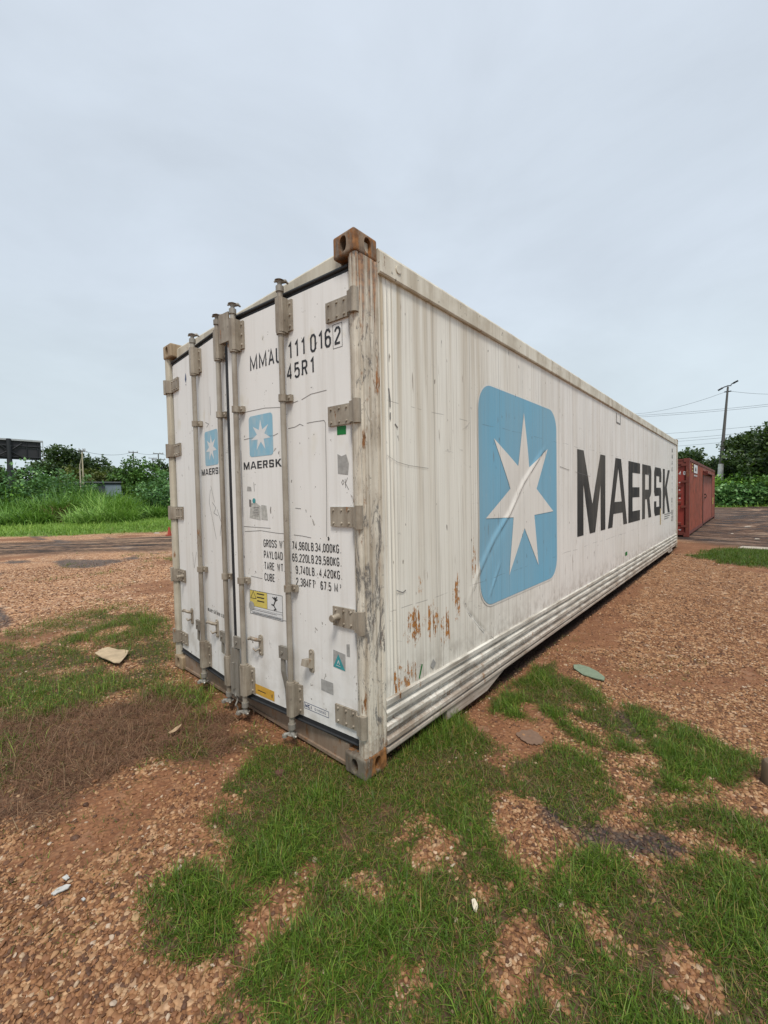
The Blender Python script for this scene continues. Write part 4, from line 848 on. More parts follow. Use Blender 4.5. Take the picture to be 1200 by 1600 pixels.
# roads: left dark track, right muddy yard
RA, RB = np.array(G(0, 866)), np.array(G(262, 859)); TA, TB = np.array(G(0, 850)), np.array(G(262, 838))
def side_of(x, y, A, B): d = B-A; return ((x-A[0])*d[1]-(y-A[1])*d[0])/np.hypot(*d)
def mclip(a, lo, hi): return np.clip((a-lo)/(hi-lo), 0, 1)
LA, LB = np.array(G(0, 839)), np.array(G(262, 829))
def masks(x, y):
    nr = np.hypot(x, y) < 9
    def near(f, *a):
        r = np.zeros(x.shape); r[nr] = f(x[nr], y[nr], *a); return r
    wob = (vnoise(x, y, 3.0, 51, 3)-.5)*3
    sl_ = -side_of(x, y, LA, LB)+wob            # >0 beyond the kerb line of the left lawn
    lawnL = mclip(sl_*1.0, -.5, .6)*mclip(-x, 5, 9)
    sr = -side_of(x, y, RA, RB)+wob*.6
    trackL = mclip(sr, -.8, .8)*(1-mclip(-side_of(x, y, TA, TB)+wob*.5, -.6, .6))*mclip(-x, 5, 9)
    # right: yard beyond the gravel
    ya = y-(13.3+(x+0)*-.9)+(vnoise(x, y, 2.2, 61, 3)-.5)*2.5
    yard = mclip(ya, -.5, .9)*mclip(x+6, 0, 2)
    lawnR = mclip(y+x*.03-46.5+wob*.5, -.5, .5)*mclip(x+22, 0, 3)
    lawnB = mclip(np.hypot(x, y)-75, 0, 6)
    g1 = near(m_grass); g2 = near(m_lgrass); gd = near(m_dead)
    g3 = soft(x, y, RG, .12, 8, .25)
    dk = np.zeros(x.shape)
    for P in GK: dk = np.maximum(dk, near(soft, P, .04, 12, .12))
    di = np.zeros(x.shape)
    for P in GI: di = np.maximum(di, near(soft, P, .10, 14, .2))
    di = np.maximum(di, .9*mclip(vnoise(x, y, 1.6, 71, 4), .56, .68))
    dk = np.maximum(dk, .95*mclip(x+2.5, 0, .2)*mclip(.045-x+(vnoise(x, y, .3, 66, 2)-.5)*.08, 0, .08)*mclip(y, 1.2, 1.9)*mclip(12.3-y, 0, .3))  # contact shade under the white container, painted into the ground colour
    # dark patches in the left gravel
    dk = np.maximum(dk, .8*mclip(vnoise(x*.5, y, 1.1, 81, 3), .66, .74)*mclip(-x, 4, 6))
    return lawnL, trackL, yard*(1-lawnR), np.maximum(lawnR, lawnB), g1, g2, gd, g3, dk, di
def hgt(x, y):
    near = np.clip(1-np.hypot(x-1, y)/14, 0, 1)
    h = (vnoise(x, y, .9, 91, 3)-.5)*.05*near+(vnoise(x, y, .13, 92, 2)-.5)*.012*near+(vnoise(x, y, 5, 93, 2)-.5)*.10*np.clip(np.hypot(x, y)/10-.6, 0, 1)
    # keep the container feet on the ground
    inside = (np.clip((x+2.6)/.4, 0, 1)*np.clip((.25-x)/.3, 0, 1)*np.clip((y+.25)/.3, 0, 1)*np.clip((12.6-y)/.4, 0, 1))
    h = h*(1-inside)-.012*inside-.075*(np.clip((x+2.2)/.3, 0, 1)*np.clip((.05-x)/.10, 0, 1)*np.clip((y-.6)/.5, 0, 1)*np.clip((11.8-y)/.4, 0, 1))  # ground also hollowed under the container to deepen its contact shade
    far = np.clip((np.hypot(x, y)-14)/6, 0, 1); rx = (np.clip((x+3)/1, 0, 1)*np.clip((.6-x)/.6, 0, 1)*np.clip((y-15)/.4, 0, 1)*np.clip((28.2-y)/.5, 0, 1)); h = h*(1-rx)-.01*rx
    rut = np.where((y > 14) & (y < 46), .06*(vnoise(x, y, .8, 77, 3)-.5)*2+.06*np.sin(y*1.9+x*.25+vnoise(x, y, 3, 5, 2)*3), 0)*np.clip((x-.5)/1.0, 0, 1)
    gl = side_of(x, y, LA, LB); rise = np.clip((-gl-20)/30, 0, 1)*.6*np.clip((-x-5)/5, 0, 1)
    return h+rut+rise
def graded(c, lo, hi, n, k):
    t = np.linspace(-1, 1, n); s = np.sinh(k*t)/np.sinh(k); return np.where(s < 0, c+s*(c-lo), c+s*(hi-c))
gx = graded(.6, -420, 420, 620, 8.2); gy = graded(.4, -60, 420, 620, 8.0)
X, Y = np.meshgrid(gx, gy, indexing='ij'); xf, yf = X.ravel(), Y.ravel(); MK = masks(xf, yf)
V = np.stack([xf, yf, hgt(xf, yf)], -1); nb = len(gy); i = (np.arange(len(gx)-1)[:, None]*nb+np.arange(nb-1)[None, :]).ravel()
def M_ground():
    n = N('gravelly_laterite'); P = n.P
    big = n.noise(P, .55, 5, .6); mid = n.noise(P, 3.0, 5, .6)
    wv = n.n('ShaderNodeVectorMath'); wv.operation = 'ADD'; n.l(P, wv.inputs[0]); nz = n.n('ShaderNodeTexNoise'); nz.inputs['Scale'].default_value = 20; n.l(P, nz.inputs[0])
    sc = n.n('ShaderNodeVectorMath'); sc.operation = 'SCALE'; n.l(nz.outputs[1], sc.inputs[0]); sc.inputs[3].default_value = .02; n.l(sc.outputs[0], wv.inputs[1]); W = wv.outputs[0]
    cc = n.n('ShaderNodeTexVoronoi'); n.l(W, cc.inputs[0]); cc.inputs['Scale'].default_value = 46; cell = n.sep(cc.outputs['Color'])
    cd2 = n.n('ShaderNodeTexVoronoi'); n.l(W, cd2.inputs[0]); cd2.inputs['Scale'].default_value = 17; cell2 = n.sep(cd2.outputs['Color'])
    stops = [(0, (0.079, 0.035, 0.016)), (.2, (0.206, 0.093, 0.041)), (.45, (0.333, 0.166, 0.075)), (.7, (0.444, 0.249, 0.123)), (.9, (0.523, 0.341, 0.195)), (1, (0.571, 0.430, 0.310))]
    pb = n.ramp(cell[0], stops); pb2 = n.ramp(cell2[0], stops)
    gap = n.mr(cc.outputs['Distance'], .35, .62, 0, 1); pb = n.mix(gap, pb, (.09, .04, .02))
    pb = n.mix(n.mr(cell2[1], .55, .75, 0, .55), pb, pb2)
    pb = n.mix(n.mr(big, .35, .65, 0, .30), pb, (.36, .18, .085)); 
    pb = n.mix(n.attr('pale'), pb, n.mix(1.0, pb, (1.5, 1.6, 1.75), 'MULTIPLY')); soil = n.mix(n.mr(mid, .35, .7), (.15, .062, .030), (.25, .115, .055))  # left gravel brightened: its sunlit look is painted into the colour
    di = n.attr('dirt'); c = n.mix(n.mr(n.ma('ADD', di, n.mr(mid, .3, .7, -.3, .3)), .35, .75, 0, .8), pb, soil)
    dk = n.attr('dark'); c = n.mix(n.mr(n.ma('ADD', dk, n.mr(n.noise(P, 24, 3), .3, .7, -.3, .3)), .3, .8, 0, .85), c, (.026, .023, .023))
    gs = n.attr('grass'); c = n.mix(n.mr(gs, .1, .8, 0, .85), c, (.060, .040, .022))
    dd = n.attr('dead'); c = n.mix(n.mr(dd, .1, .8, 0, .8), c, n.mix(n.mr(mid, .35, .65), (.075, .038, .022), (.15, .078, .044)))
    tr = n.attr('track'); rt = n.n('ShaderNodeMapping'); rt.vector_type = 'TEXTURE'; rt.inputs['Rotation'].default_value = (0, 0, math.radians(45)); rt.inputs['Scale'].default_value = (5, .8, 1); n.l(P, rt.inputs[0])
    tn = n.ma('ADD', n.ma('MULTIPLY', n.noise(rt.outputs[0], 1.3, 8, .75), .6), n.ma('MULTIPLY', n.noise(P, 3.0, 7, .8), .4)); tn = n.mr(tn, .40, .60, .34, .70); trc = n.ramp(tn, [(.40, (.035, .026, .022)), (.48, (.10, .065, .046)), (.55, (.21, .125, .08)), (.64, (.40, .26, .16))]); c = n.mix(tr, c, trc)
    ya = n.attr('yard'); st = n.ma('ADD', n.ma('MULTIPLY', n.noise(n.vm(P, (.30, 1.0, 1)), 1.1, 9, .8), .7), n.ma('MULTIPLY', n.noise(n.vm(P, (.6, 1.6, 1)), 4.0, 5, .7), .3)); st = n.mr(st, .40, .60, .30, .72); yc = n.ramp(st, [(.38, (.022, .017, .015)), (.46, (.055, .034, .026)), (.52, (.12, .070, .047)), (.58, (.20, .12, .08)), (.68, (.38, .27, .19))]); c = n.mix(ya, c, yc)
    lw = n.attr('lawn'); lc = n.mix(n.mr(n.noise(P, .9, 6, .65), .35, .68), (.085, .15, .026), (.17, .26, .045)); c = n.mix(lw, c, lc)
    hh = n.ma('ADD', n.ma('MULTIPLY', n.ma('SUBTRACT', .6, cc.outputs['Distance']), 1.0), n.ma('MULTIPLY', n.noise(P, 9, 5), 1.2))
    hh = n.ma('ADD', hh, n.ma('MULTIPLY', n.ma('MAXIMUM', ya, tr), n.ma('MULTIPLY', n.ma('ADD', st, tn), 14)))
    n.bump(hh, .9, .012)
    return n.fin(c, n.mr(n.ma('MAXIMUM', dk, n.ma('MULTIPLY', ya, n.mr(st, .52, .42))), .2, 1, .85, .42), 0, .25)
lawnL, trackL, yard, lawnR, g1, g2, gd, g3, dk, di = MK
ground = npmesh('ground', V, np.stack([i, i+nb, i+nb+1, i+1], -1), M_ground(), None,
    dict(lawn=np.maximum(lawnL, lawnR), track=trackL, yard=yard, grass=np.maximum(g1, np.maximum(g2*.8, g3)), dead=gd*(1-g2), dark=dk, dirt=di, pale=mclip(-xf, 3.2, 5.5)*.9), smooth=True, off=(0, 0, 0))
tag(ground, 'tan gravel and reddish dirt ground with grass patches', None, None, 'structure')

# ------------------------------------------------------------------ loose gravel: real pebbles instanced on points
def pebble_points():
    outp = []
    for (r0, r1, dens, s0, s1) in ((0, 2.5, 10500, .0032, .0105), (2.5, 4.4, 5200, .0042, .0105), (4.4, 7.5, 1500, .007, .0125), (7.5, 13, 260, .010, .017)):
        n = int(4*r1*r1*dens); x = rng.uniform(-r1, r1, n)+CAM[0]; y = rng.uniform(-r1, r1, n)+CAM[1]
        d = np.hypot(x-CAM[0], y-CAM[1]); ok = (d >= r0) & (d < r1)
        dx, dy = (x-CAM[0])/np.maximum(d, .01), (y-CAM[1])/np.maximum(d, .01); ok &= (dx*FW[0]+dy*FW[1] > .25) | (d < 1.6)
        ok &= ~((x < -.1) & (x > -2.35) & (y > .35) & (y < 12)); x, y = x[ok], y[ok]
        mk = masks(x, y); keep = np.ones(len(x))
        keep *= 1-.93*mk[4]; keep *= 1-.6*mk[5]; keep *= 1-.85*mk[6]; keep *= 1-.6*np.clip(mk[8], 0, 1); keep *= 1-.75*mk[9]; keep *= (1-mk[2])*(1-mk[1])*(1-mk[0])*(1-.9*mk[7])
        keep *= .55+.45*mclip(vnoise(x, y, .5, 17, 3), .35, .6)
        k = rng.uniform(0, 1, len(x)) < keep; x, y = x[k], y[k]
        s = s0+(s1-s0)*rng.power(1.0, len(x))**2.2
        outp.append(np.stack([x, y, s], -1))
    # a few larger stones
    n = 260; x = rng.uniform(-3, 3.5, n); y = rng.uniform(-2, 3, n); ok = ~((x < .0) & (x > -2.5) & (y > -.05)); outp.append(np.stack([x[ok], y[ok], rng.uniform(.011, .016, ok.sum())], -1))
    return np.concatenate(outp)
PB = pebble_points(); npb = len(PB)
def gn_pebbles():
    me = bpy.data.meshes.new('loose_gravel'); co = np.stack([PB[:, 0], PB[:, 1], hgt(PB[:, 0], PB[:, 1])+PB[:, 2]*.15], -1).astype(np.float32)
    me.vertices.add(npb); me.vertices.foreach_set('co', co.ravel())
    def at(nm, ty, key, arr): a = me.attributes.new(nm, ty, 'POINT'); a.data.foreach_set(key, arr.astype(np.float32 if ty != 'INT' else np.int32).ravel())
    at('prot', 'FLOAT_VECTOR', 'vector', np.stack([rng.normal(0, .35, npb), rng.normal(0, .35, npb), rng.uniform(0, 6.28, npb)], -1))
    sx = PB[:, 2]; at('pscl', 'FLOAT_VECTOR', 'vector', np.stack([sx*rng.uniform(.9, 1.45, npb), sx*rng.uniform(.75, 1.05, npb), sx*rng.uniform(.42, .75, npb)], -1))
    tin = rng.uniform(0, 1, npb); at('tint', 'FLOAT', 'value', tin); at('pick', 'INT', 'value', rng.integers(0, 5, npb))
    me.update(); n = N('pebble_stone'); t = n.attr('tint', True)
    c = n.ramp(t, [(0, (0.057, 0.027, 0.016)), (.15, (0.114, 0.053, 0.026)), (.35, (0.197, 0.087, 0.038)), (.6, (0.273, 0.131, 0.057)), (.8, (0.333, 0.181, 0.084)), (.93, (0.394, 0.243, 0.129)), (.985, (0.424, 0.306, 0.199)), (1, (0.470, 0.382, 0.296))])
    c = n.mix(n.mr(n.noise(n.P, 160, 4, .6), .35, .7, 0, .45), c, n.mix(.5, c, (.16, .07, .03))); n.bump(n.noise(n.P, 420, 3), .25, .002)
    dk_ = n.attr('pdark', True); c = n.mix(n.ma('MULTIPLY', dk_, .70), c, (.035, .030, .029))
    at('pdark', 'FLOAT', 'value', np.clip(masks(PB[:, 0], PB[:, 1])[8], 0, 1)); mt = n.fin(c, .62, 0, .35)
    o = bpy.data.objects.new('loose_gravel', me); S.collection.objects.link(o); me.materials.append(mt)
    tag(o, 'loose tan and orange pebbles scattered over the dirt', None, None, 'stuff')
    g = bpy.data.node_groups.new('scatter_pebbles', 'GeometryNodeTree'); g.interface.new_socket('Geometry', in_out='INPUT', socket_type='NodeSocketGeometry'); g.interface.new_socket('Geometry', in_out='OUTPUT', socket_type='NodeSocketGeometry')
    A = g.nodes.new; L = g.links.new; gi = A('NodeGroupInput'); go = A('NodeGroupOutput'); jo = A('GeometryNodeGeometryToInstance')
    for k in range(5):
        ic = A('GeometryNodeMeshIcoSphere'); ic.inputs['Radius'].default_value = 1; ic.inputs['Subdivisions'].default_value = 2
        ps = A('GeometryNodeInputPosition'); ad = A('ShaderNodeVectorMath'); ad.operation = 'ADD'; ad.inputs[1].default_value = (k*7.3, k*3.1, k*1.7); L(ps.outputs[0], ad.inputs[0])
        nz = A('ShaderNodeTexNoise'); nz.inputs['Scale'].default_value = .75; nz.inputs['Detail'].default_value = 1; L(ad.outputs[0], nz.inputs['Vector'])
        sb = A('ShaderNodeVectorMath'); sb.operation = 'SUBTRACT'; sb.inputs[1].default_value = (.5, .5, .5); L(nz.outputs['Color'], sb.inputs[0])
        sc = A('ShaderNodeVectorMath'); sc.operation = 'SCALE'; sc.inputs[3].default_value = 1.5; L(sb.outputs[0], sc.inputs[0])
        sp_ = A('GeometryNodeSetPosition'); L(ic.outputs[0], sp_.inputs['Geometry']); L(sc.outputs[0], sp_.inputs['Offset'])
        ss = A('GeometryNodeSetShadeSmooth'); L(sp_.outputs[0], ss.inputs[0]); sm = A('GeometryNodeSetMaterial'); sm.inputs['Material'].default_value = mt; L(ss.outputs[0], sm.inputs[0]); L(sm.outputs[0], jo.inputs[0])
    ip = A('GeometryNodeInstanceOnPoints'); L(gi.outputs[0], ip.inputs['Points']); L(jo.outputs[0], ip.inputs['Instance']); ip.inputs['Pick Instance'].default_value = True
    def na(nm, ty, sock):
        q = A('GeometryNodeInputNamedAttribute'); q.data_type = ty; q.inputs['Name'].default_value = nm; L(q.outputs['Attribute'], sock)
    na('pick', 'INT', ip.inputs['Instance Index']); na('pscl', 'FLOAT_VECTOR', ip.inputs['Scale'])
    er = A('FunctionNodeEulerToRotation'); na('prot', 'FLOAT_VECTOR', er.inputs[0]); L(er.outputs[0], ip.inputs['Rotation'])
    L(ip.outputs[0], go.inputs[0]); md = o.modifiers.new('scatter', 'NODES'); md.node_group = g
gn_pebbles()

# ------------------------------------------------------------------ grass
def blades(x, y, z, ln, wd, lean, az, curl, tint, name, m, label):
    n = len(x); ca, sa = np.cos(az), np.sin(az)
    px, py = -sa, ca
    tw = rng.uniform(-1, 1, n); wx = px*np.cos(tw)+ca*np.sin(tw)*.6; wy = py*np.cos(tw)+sa*np.sin(tw)*.6
    def pt(t):
        a = lean+curl*t; return t*ln*np.sin(a), t*ln*np.cos(a)
    h1, v1 = pt(.45); h2, v2 = pt(.78); h3, v3 = pt(1.0); v3 = np.maximum(v3, .002)
    V = np.zeros((n, 7, 3)); V[:, 0] = np.stack([x-wx*wd/2, y-wy*wd/2, z], -1); V[:, 1] = np.stack([x+wx*wd/2, y+wy*wd/2, z], -1)
    V[:, 2] = np.stack([x+ca*h1-wx*wd*.45, y+sa*h1-wy*wd*.45, z+v1], -1); V[:, 3] = np.stack([x+ca*h1+wx*wd*.45, y+sa*h1+wy*wd*.45, z+v1], -1)
    V[:, 4] = np.stack([x+ca*h2-wx*wd*.3, y+sa*h2-wy*wd*.3, z+v2], -1); V[:, 5] = np.stack([x+ca*h2+wx*wd*.3, y+sa*h2+wy*wd*.3, z+v2], -1)
    V[:, 6] = np.stack([x+ca*h3, y+sa*h3, z+v3], -1)
    b = (np.arange(n)*7)[:, None]; F4 = np.concatenate([b+np.array([[0, 1, 3]]), b+np.array([[0, 3, 2]]), b+np.array([[2, 3, 5]]), b+np.array([[2, 5, 4]]), b+np.array([[4, 5, 6]])])
    o = npmesh(name, V.reshape(-1, 3), F4, m, None, dict(tint=np.repeat(tint, 7)), off=(0, 0, 0), smooth=True); tag(o, label, None, None, 'stuff'); return o
def M_leaf(name, stops, rough=.5, trans=.25, spec=.3):
    n = N(name); c = n.ramp(n.attr('tint'), stops); n.fin(c, rough, 0, spec)
    tr = n.n('ShaderNodeBsdfTranslucent'); n.put(tr.inputs[0], n.mix(.35, c, (.25, .40, .04))); mx = n.n('ShaderNodeMixShader'); mx.inputs[0].default_value = trans
    n.l(n.b.outputs[0], mx.inputs[1]); n.l(tr.outputs[0], mx.inputs[2]); n.l(mx.outputs[0], n.o.inputs[0]); return n.m
m_grs = M_leaf('green_grass', [(0, (0.269, 0.188, 0.058)), (.12, (0.207, 0.167, 0.037)), (.22, (0.073, 0.092, 0.013)), (.5, (0.057, 0.113, 0.011)), (.8, (0.102, 0.184, 0.018)), (1, (0.207, 0.303, 0.041))])
m_ded = M_leaf('dry_stems', [(0, (0.080, 0.038, 0.021)), (.4, (0.152, 0.076, 0.042)), (.75, (0.240, 0.144, 0.080)), (.92, (0.288, 0.208, 0.120)), (1, (0.080, 0.104, 0.024))], .7, .1)
def scatter(P, dens, fn, spread=0):
    xs = [p[0] for p in P]; ys = [p[1] for p in P]; x0, x1, y0, y1 = min(xs)-spread, max(xs)+spread, min(ys)-spread, max(ys)+spread
    n = int((x1-x0)*(y1-y0)*dens); x = rng.uniform(x0, x1, n); y = rng.uniform(y0, y1, n); k = rng.uniform(0, 1, n) < fn(x, y); return x[k], y[k]
def under(x, y): return (x < -.02) & (x > -2.42) & (y > .03) & (y < 12.15)
# turf: many little tufts so the growth has clumps
ALLP = [p for P in GP.values() for p in P]
tx, ty = scatter(ALLP, 6200, lambda x, y: m_grass(x, y)*(.62+.38*mclip(vnoise(x, y, .11, 101, 2), .25, .6)), .1)
k = ~under(tx, ty); tx, ty = tx[k], ty[k]; nbt = rng.integers(7, 15, len(tx)); idx = np.repeat(np.arange(len(tx)), nbt); nB = len(idx)
rad = rng.gamma(2.0, .008, nB); th = rng.uniform(0, 6.283, nB); x = tx[idx]+rad*np.cos(th); y = ty[idx]+rad*np.sin(th)
lush = mclip(vnoise(x, y, .26, 111, 3), .38, .66)
gcx, gcy = G(665, 1125); gcx0, gcy0 = gcx, gcy; lush = np.maximum(lush, np.clip(1.3-np.hypot(x-gcx, y-gcy)/.35, 0, 1)*1.3); gcx, gcy = G(610, 1450); lush = np.maximum(lush, np.clip(1.2-np.hypot(x-gcx, y-gcy)/.3, 0, 1))
ln = rng.gamma(6, .0062, nB)*(.62+.85*lush)*(.7+.6*rng.uniform(0, 1, len(tx))[idx])*(1+.55*np.clip(1.2-np.hypot(x-gcx0, y-gcy0)/.33, 0, 1)); az = th+rng.normal(0, .9, nB)
blades(x, y, hgt(x, y)-.004, ln, rng.uniform(.0018, .0036, nB), np.abs(rng.normal(.5, .42, nB)), az, rng.normal(.9, .8, nB), np.clip(rng.normal(.54, .25, nB)+(lush-.5)*.25-.5*(rng.uniform(0, 1, nB) < .10), 0, 1), 'grass_patches', m_grs, 'ragged green grass patches around the near container corner')
print('turf', nB, 'pebbles', npb)
# thin sprouts between the stones
x, y = scatter([(-3, -2), (3, 3.2)], 260, lambda x, y: np.clip(mclip(vnoise(x, y, .5, 121, 3), .5, .62)+.08, 0, 1)*(1-mclip(-x, 3, 4)))
k = ~under(x, y); x, y = x[k], y[k]; idx = np.repeat(np.arange(len(x)), 7); nB = len(idx); th = rng.uniform(0, 6.283, nB); rr = rng.gamma(2, .008, nB)
blades(x[idx]+rr*np.cos(th), y[idx]+rr*np.sin(th), hgt(x[idx], y[idx])-.003, rng.gamma(5, .005, nB), rng.uniform(.0015, .0026, nB), np.abs(rng.normal(.7, .35, nB)), th, rng.normal(.6, .5, nB), np.clip(rng.normal(.40, .25, nB), 0, 1), 'grass_sprouts', m_grs, 'thin grass sprouts between the pebbles')
# left verge
ALLL = [p for P in GL_.values() for p in P]
tx, ty = scatter(ALLL, 900, m_lgrass, .2); k = ~under(tx, ty); tx, ty = tx[k], ty[k]; idx = np.repeat(np.arange(len(tx)), 9); nB = len(idx); th = rng.uniform(0, 6.283, nB); rr = rng.gamma(2, .014, nB); x = tx[idx]+rr*np.cos(th); y = ty[idx]+rr*np.sin(th)
br = mclip(vnoise(x, y, .8, 131, 2), .3, .65)
blades(x, y, hgt(x, y)-.004, rng.gamma(6, .0095, nB)*(.6+.7*br), rng.uniform(.0022, .0042, nB), np.abs(rng.normal(.4, .3, nB)), th, rng.normal(.6, .5, nB), np.clip(rng.normal(.60, .25, nB)+.2*(br-.4)-.5*(rng.uniform(0, 1, nB) < .24), 0, 1), 'grass_verge', m_grs, 'brighter green grass verge left of the container doors')
# sparse tufts out on the left gravel
x, y = scatter([(-14, -2), (-3, 6)], 26, lambda x, y: mclip(vnoise(x, y, .9, 141, 3), .60, .70)*(~under(x, y))); idx = np.repeat(np.arange(len(x)), 14); nB = len(idx); th = rng.uniform(0, 6.283, nB); rr = rng.gamma(2, .03, nB)
blades(x[idx]+rr*np.cos(th), y[idx]+rr*np.sin(th), hgt(x[idx], y[idx])-.004, rng.gamma(6, .010, nB), rng.uniform(.004, .007, nB), np.abs(rng.normal(.5, .3, nB)), th, rng.normal(.6, .5, nB), np.clip(rng.normal(.5, .22, nB), 0, 1), 'grass_tufts', m_grs, 'sparse grass tufts on the gravel left of the container')
# dry brown creeping stems
x, y = scatter(GD, 9000, lambda x, y: m_dead(x, y)*(.35+.65*mclip(vnoise(x, y, .22, 151, 3), .3, .6)), .15); k = ~under(x, y); x, y = x[k], y[k]; nB = len(x); th = rng.uniform(0, 6.283, nB)
blades(x, y, hgt(x, y)+rng.uniform(-.004, .02, nB), rng.gamma(6, .013, nB), rng.uniform(.0018, .0034, nB), rng.normal(1.05, .28, nB), th, rng.normal(.35, .4, nB), np.clip(rng.normal(.45, .22, nB), 0, .95)+.06*(rng.uniform(0, 1, nB) < .06), 'dry_grass', m_ded, 'dead brown creeping grass left of the container')
x, y = scatter(ALLP, 1500, lambda x, y: m_grass(x, y)*.9, .1); k = ~under(x, y); x, y = x[k], y[k]; nB = len(x)
blades(x, y, hgt(x, y)+rng.uniform(-.002, .015, nB), rng.gamma(6, .010, nB), rng.uniform(.0014, .0022, nB), rng.normal(1.1, .3, nB), rng.uniform(0, 6.283, nB), rng.normal(.3, .4, nB), np.clip(rng.normal(.6, .2, nB), 0, .95), 'dry_stalks', m_ded, 'straw coloured dry stalks lying in the green grass')
# strip of grass by the far end
x, y = scatter(RG, 900, lambda x, y: soft(x, y, RG, .12, 8, .25), .2); idx = np.repeat(np.arange(len(x)), 4); nB = len(idx); th = rng.uniform(0, 6.283, nB)
blades(x[idx]+rng.normal(0, .03, nB), y[idx]+rng.normal(0, .03, nB), hgt(x[idx], y[idx])-.004, rng.gamma(6, .010, nB), rng.uniform(.006, .010, nB), np.abs(rng.normal(.4, .3, nB)), th, rng.normal(.5, .4, nB), np.clip(rng.normal(.5, .18, nB), 0, 1), 'grass_strip', m_grs, 'dark green grass strip beside the far end of the white container')
# lawn beyond the left track
m_lwn = M_leaf('lush_meadow', [(0, (.24, .22, .07)), (.25, (.12, .22, .035)), (.6, (.20, .34, .05)), (1, (.33, .44, .09))], .5, .3)
pp = [AT(-40, 24), AT(290, 22), AT(290, 75), AT(-60, 80)]
x, y = scatter(pp, 26, lambda x, y: masks(x, y)[0]*np.clip(1.5-np.hypot(x, y)/60, .25, 1)); idx = np.repeat(np.arange(len(x)), 5); nB = len(idx); th = rng.uniform(0, 6.283, nB); tall = vnoise(x, y, 4, 161, 3)[idx]; dd = np.hypot(x, y)[idx]
blades(x[idx]+rng.normal(0, .10, nB), y[idx]+rng.normal(0, .10, nB), hgt(x[idx], y[idx])-.01, rng.gamma(6, .035, nB)*(.5+tall)*(1+np.clip((dd-35)/20, 0, 1.5)), rng.uniform(.02, .045, nB), np.abs(rng.normal(.3, .25, nB)), th, rng.normal(.6, .4, nB), np.clip(rng.normal(.5, .17, nB)+(tall-.5)*.8, 0, 1), 'meadow_grass', m_lwn, 'bright green meadow beyond the dirt track')
print('meadow', nB)

# ------------------------------------------------------------------ vegetation
def CF(u):               # cosine of the angle off the view axis: what a given size measures across the picture there
    d = ray(u, 778); d = d[:2]/np.hypot(*d[:2]); f = FW[:2]/np.hypot(*FW[:2]); return float(d@f)
LEAFM = {}
def leafmat(name, a, b, c): 
    if name not in LEAFM: LEAFM[name] = M_leaf(name, [(0, tuple(q*.6 for q in a)), (.35, a), (.7, b), (1, c)], .5, .22)
    return LEAFM[name]
lm_dark = leafmat('dark_tree_leaves', (0.025, 0.050, 0.016), (0.055, 0.096, 0.029), (0.115, 0.168, 0.058))
lm_mid = leafmat('mid_green_leaves', (0.052, 0.123, 0.023), (0.103, 0.218, 0.039), (0.218, 0.347, 0.091))
lm_bush = leafmat('bush_leaves', (0.046, 0.118, 0.034), (0.109, 0.241, 0.065), (0.299, 0.470, 0.195))
lm_light = leafmat('bright_bush_leaves', (0.086, 0.207, 0.026), (0.184, 0.370, 0.047), (0.322, 0.515, 0.104))
lm_oliv = leafmat('olive_leaves', (.065, .080, .016), (.12, .145, .028), (.19, .21, .05))
lm_reed = leafmat('tall_reed_leaves', (.075, .175, .028), (.17, .33, .050), (.30, .46, .11))
m_bark = M_paint('grey_brown_bark', (.13, .10, .075), (.06, .045, .03), .5, 0, .9, (8, 8, 1.5), bmp=.6)
def leaf_quads(cx, cy, cz, size, up=.35, ell=1.7):
    n = len(cx); nrm = rng.normal(0, 1, (n, 3)); nrm[:, 2] = np.abs(nrm[:, 2])+up; nrm /= np.linalg.norm(nrm, axis=1)[:, None]
    a = np.cross(nrm, rng.normal(0, 1, (n, 3))); a /= np.linalg.norm(a, axis=1)[:, None]; b = np.cross(nrm, a)
    C = np.stack([cx, cy, cz], -1); s = size[:, None]; V = np.stack([C-a*s*ell/2, C-b*s/2-nrm*s*.08, C+a*s*ell/2, C+b*s/2-nrm*s*.08], 1)
    return V.reshape(-1, 3), (np.arange(n)*4)[:, None]+np.array([[0, 1, 2, 3]])
def cloud(parts, nleaf, size, zfloor=0):
    """parts: (cx,cy,cz,rx,ry,rz); leaves near the surface of lumpy blobs, grouped in small sprays"""
    vol = np.array([p[3]*p[4]*p[5] for p in parts])**.67; vol = vol/vol.sum(); out = []
    for p, f in zip(parts, vol):
        n = max(12, int(nleaf*f)); ns = max(3, n//9)
        d = rng.normal(0, 1, (ns, 3)); d /= np.linalg.norm(d, axis=1)[:, None]; r = 1-np.abs(rng.normal(0, .20, ns)); 
        lump = .78+.45*vnoise(d[:, 0]*1.4+p[0], d[:, 1]*1.4+d[:, 2]*2+p[1], .55, int(abs(p[0]*7)) % 90, 2)
        c = np.stack([p[0]+d[:, 0]*p[3]*r*lump, p[1]+d[:, 1]*p[4]*r*lump, p[2]+d[:, 2]*p[5]*r*lump], -1); c = np.repeat(c, 9, 0)+rng.normal(0, size*1.05, (ns*9, 3)); sh = np.repeat(rng.normal(0, .16, ns), 9)
        out.append(np.concatenate([c, sh[:, None]], 1))
    o = np.concatenate(out); return o[o[:, 2] > zfloor]
def foliage(name, parts, nleaf, size, m, parent, zf=0, tb=.45):
    c = cloud(parts, nleaf, size, zf); n = len(c); V, Fq = leaf_quads(c[:, 0], c[:, 1], c[:, 2], size*rng.uniform(.6, 1.35, n))
    return npmesh(name, V, Fq, m, parent, dict(tint=np.repeat(np.clip(tb+c[:, 3]+rng.normal(0, .15, n), 0, 1), 4)), smooth=False)
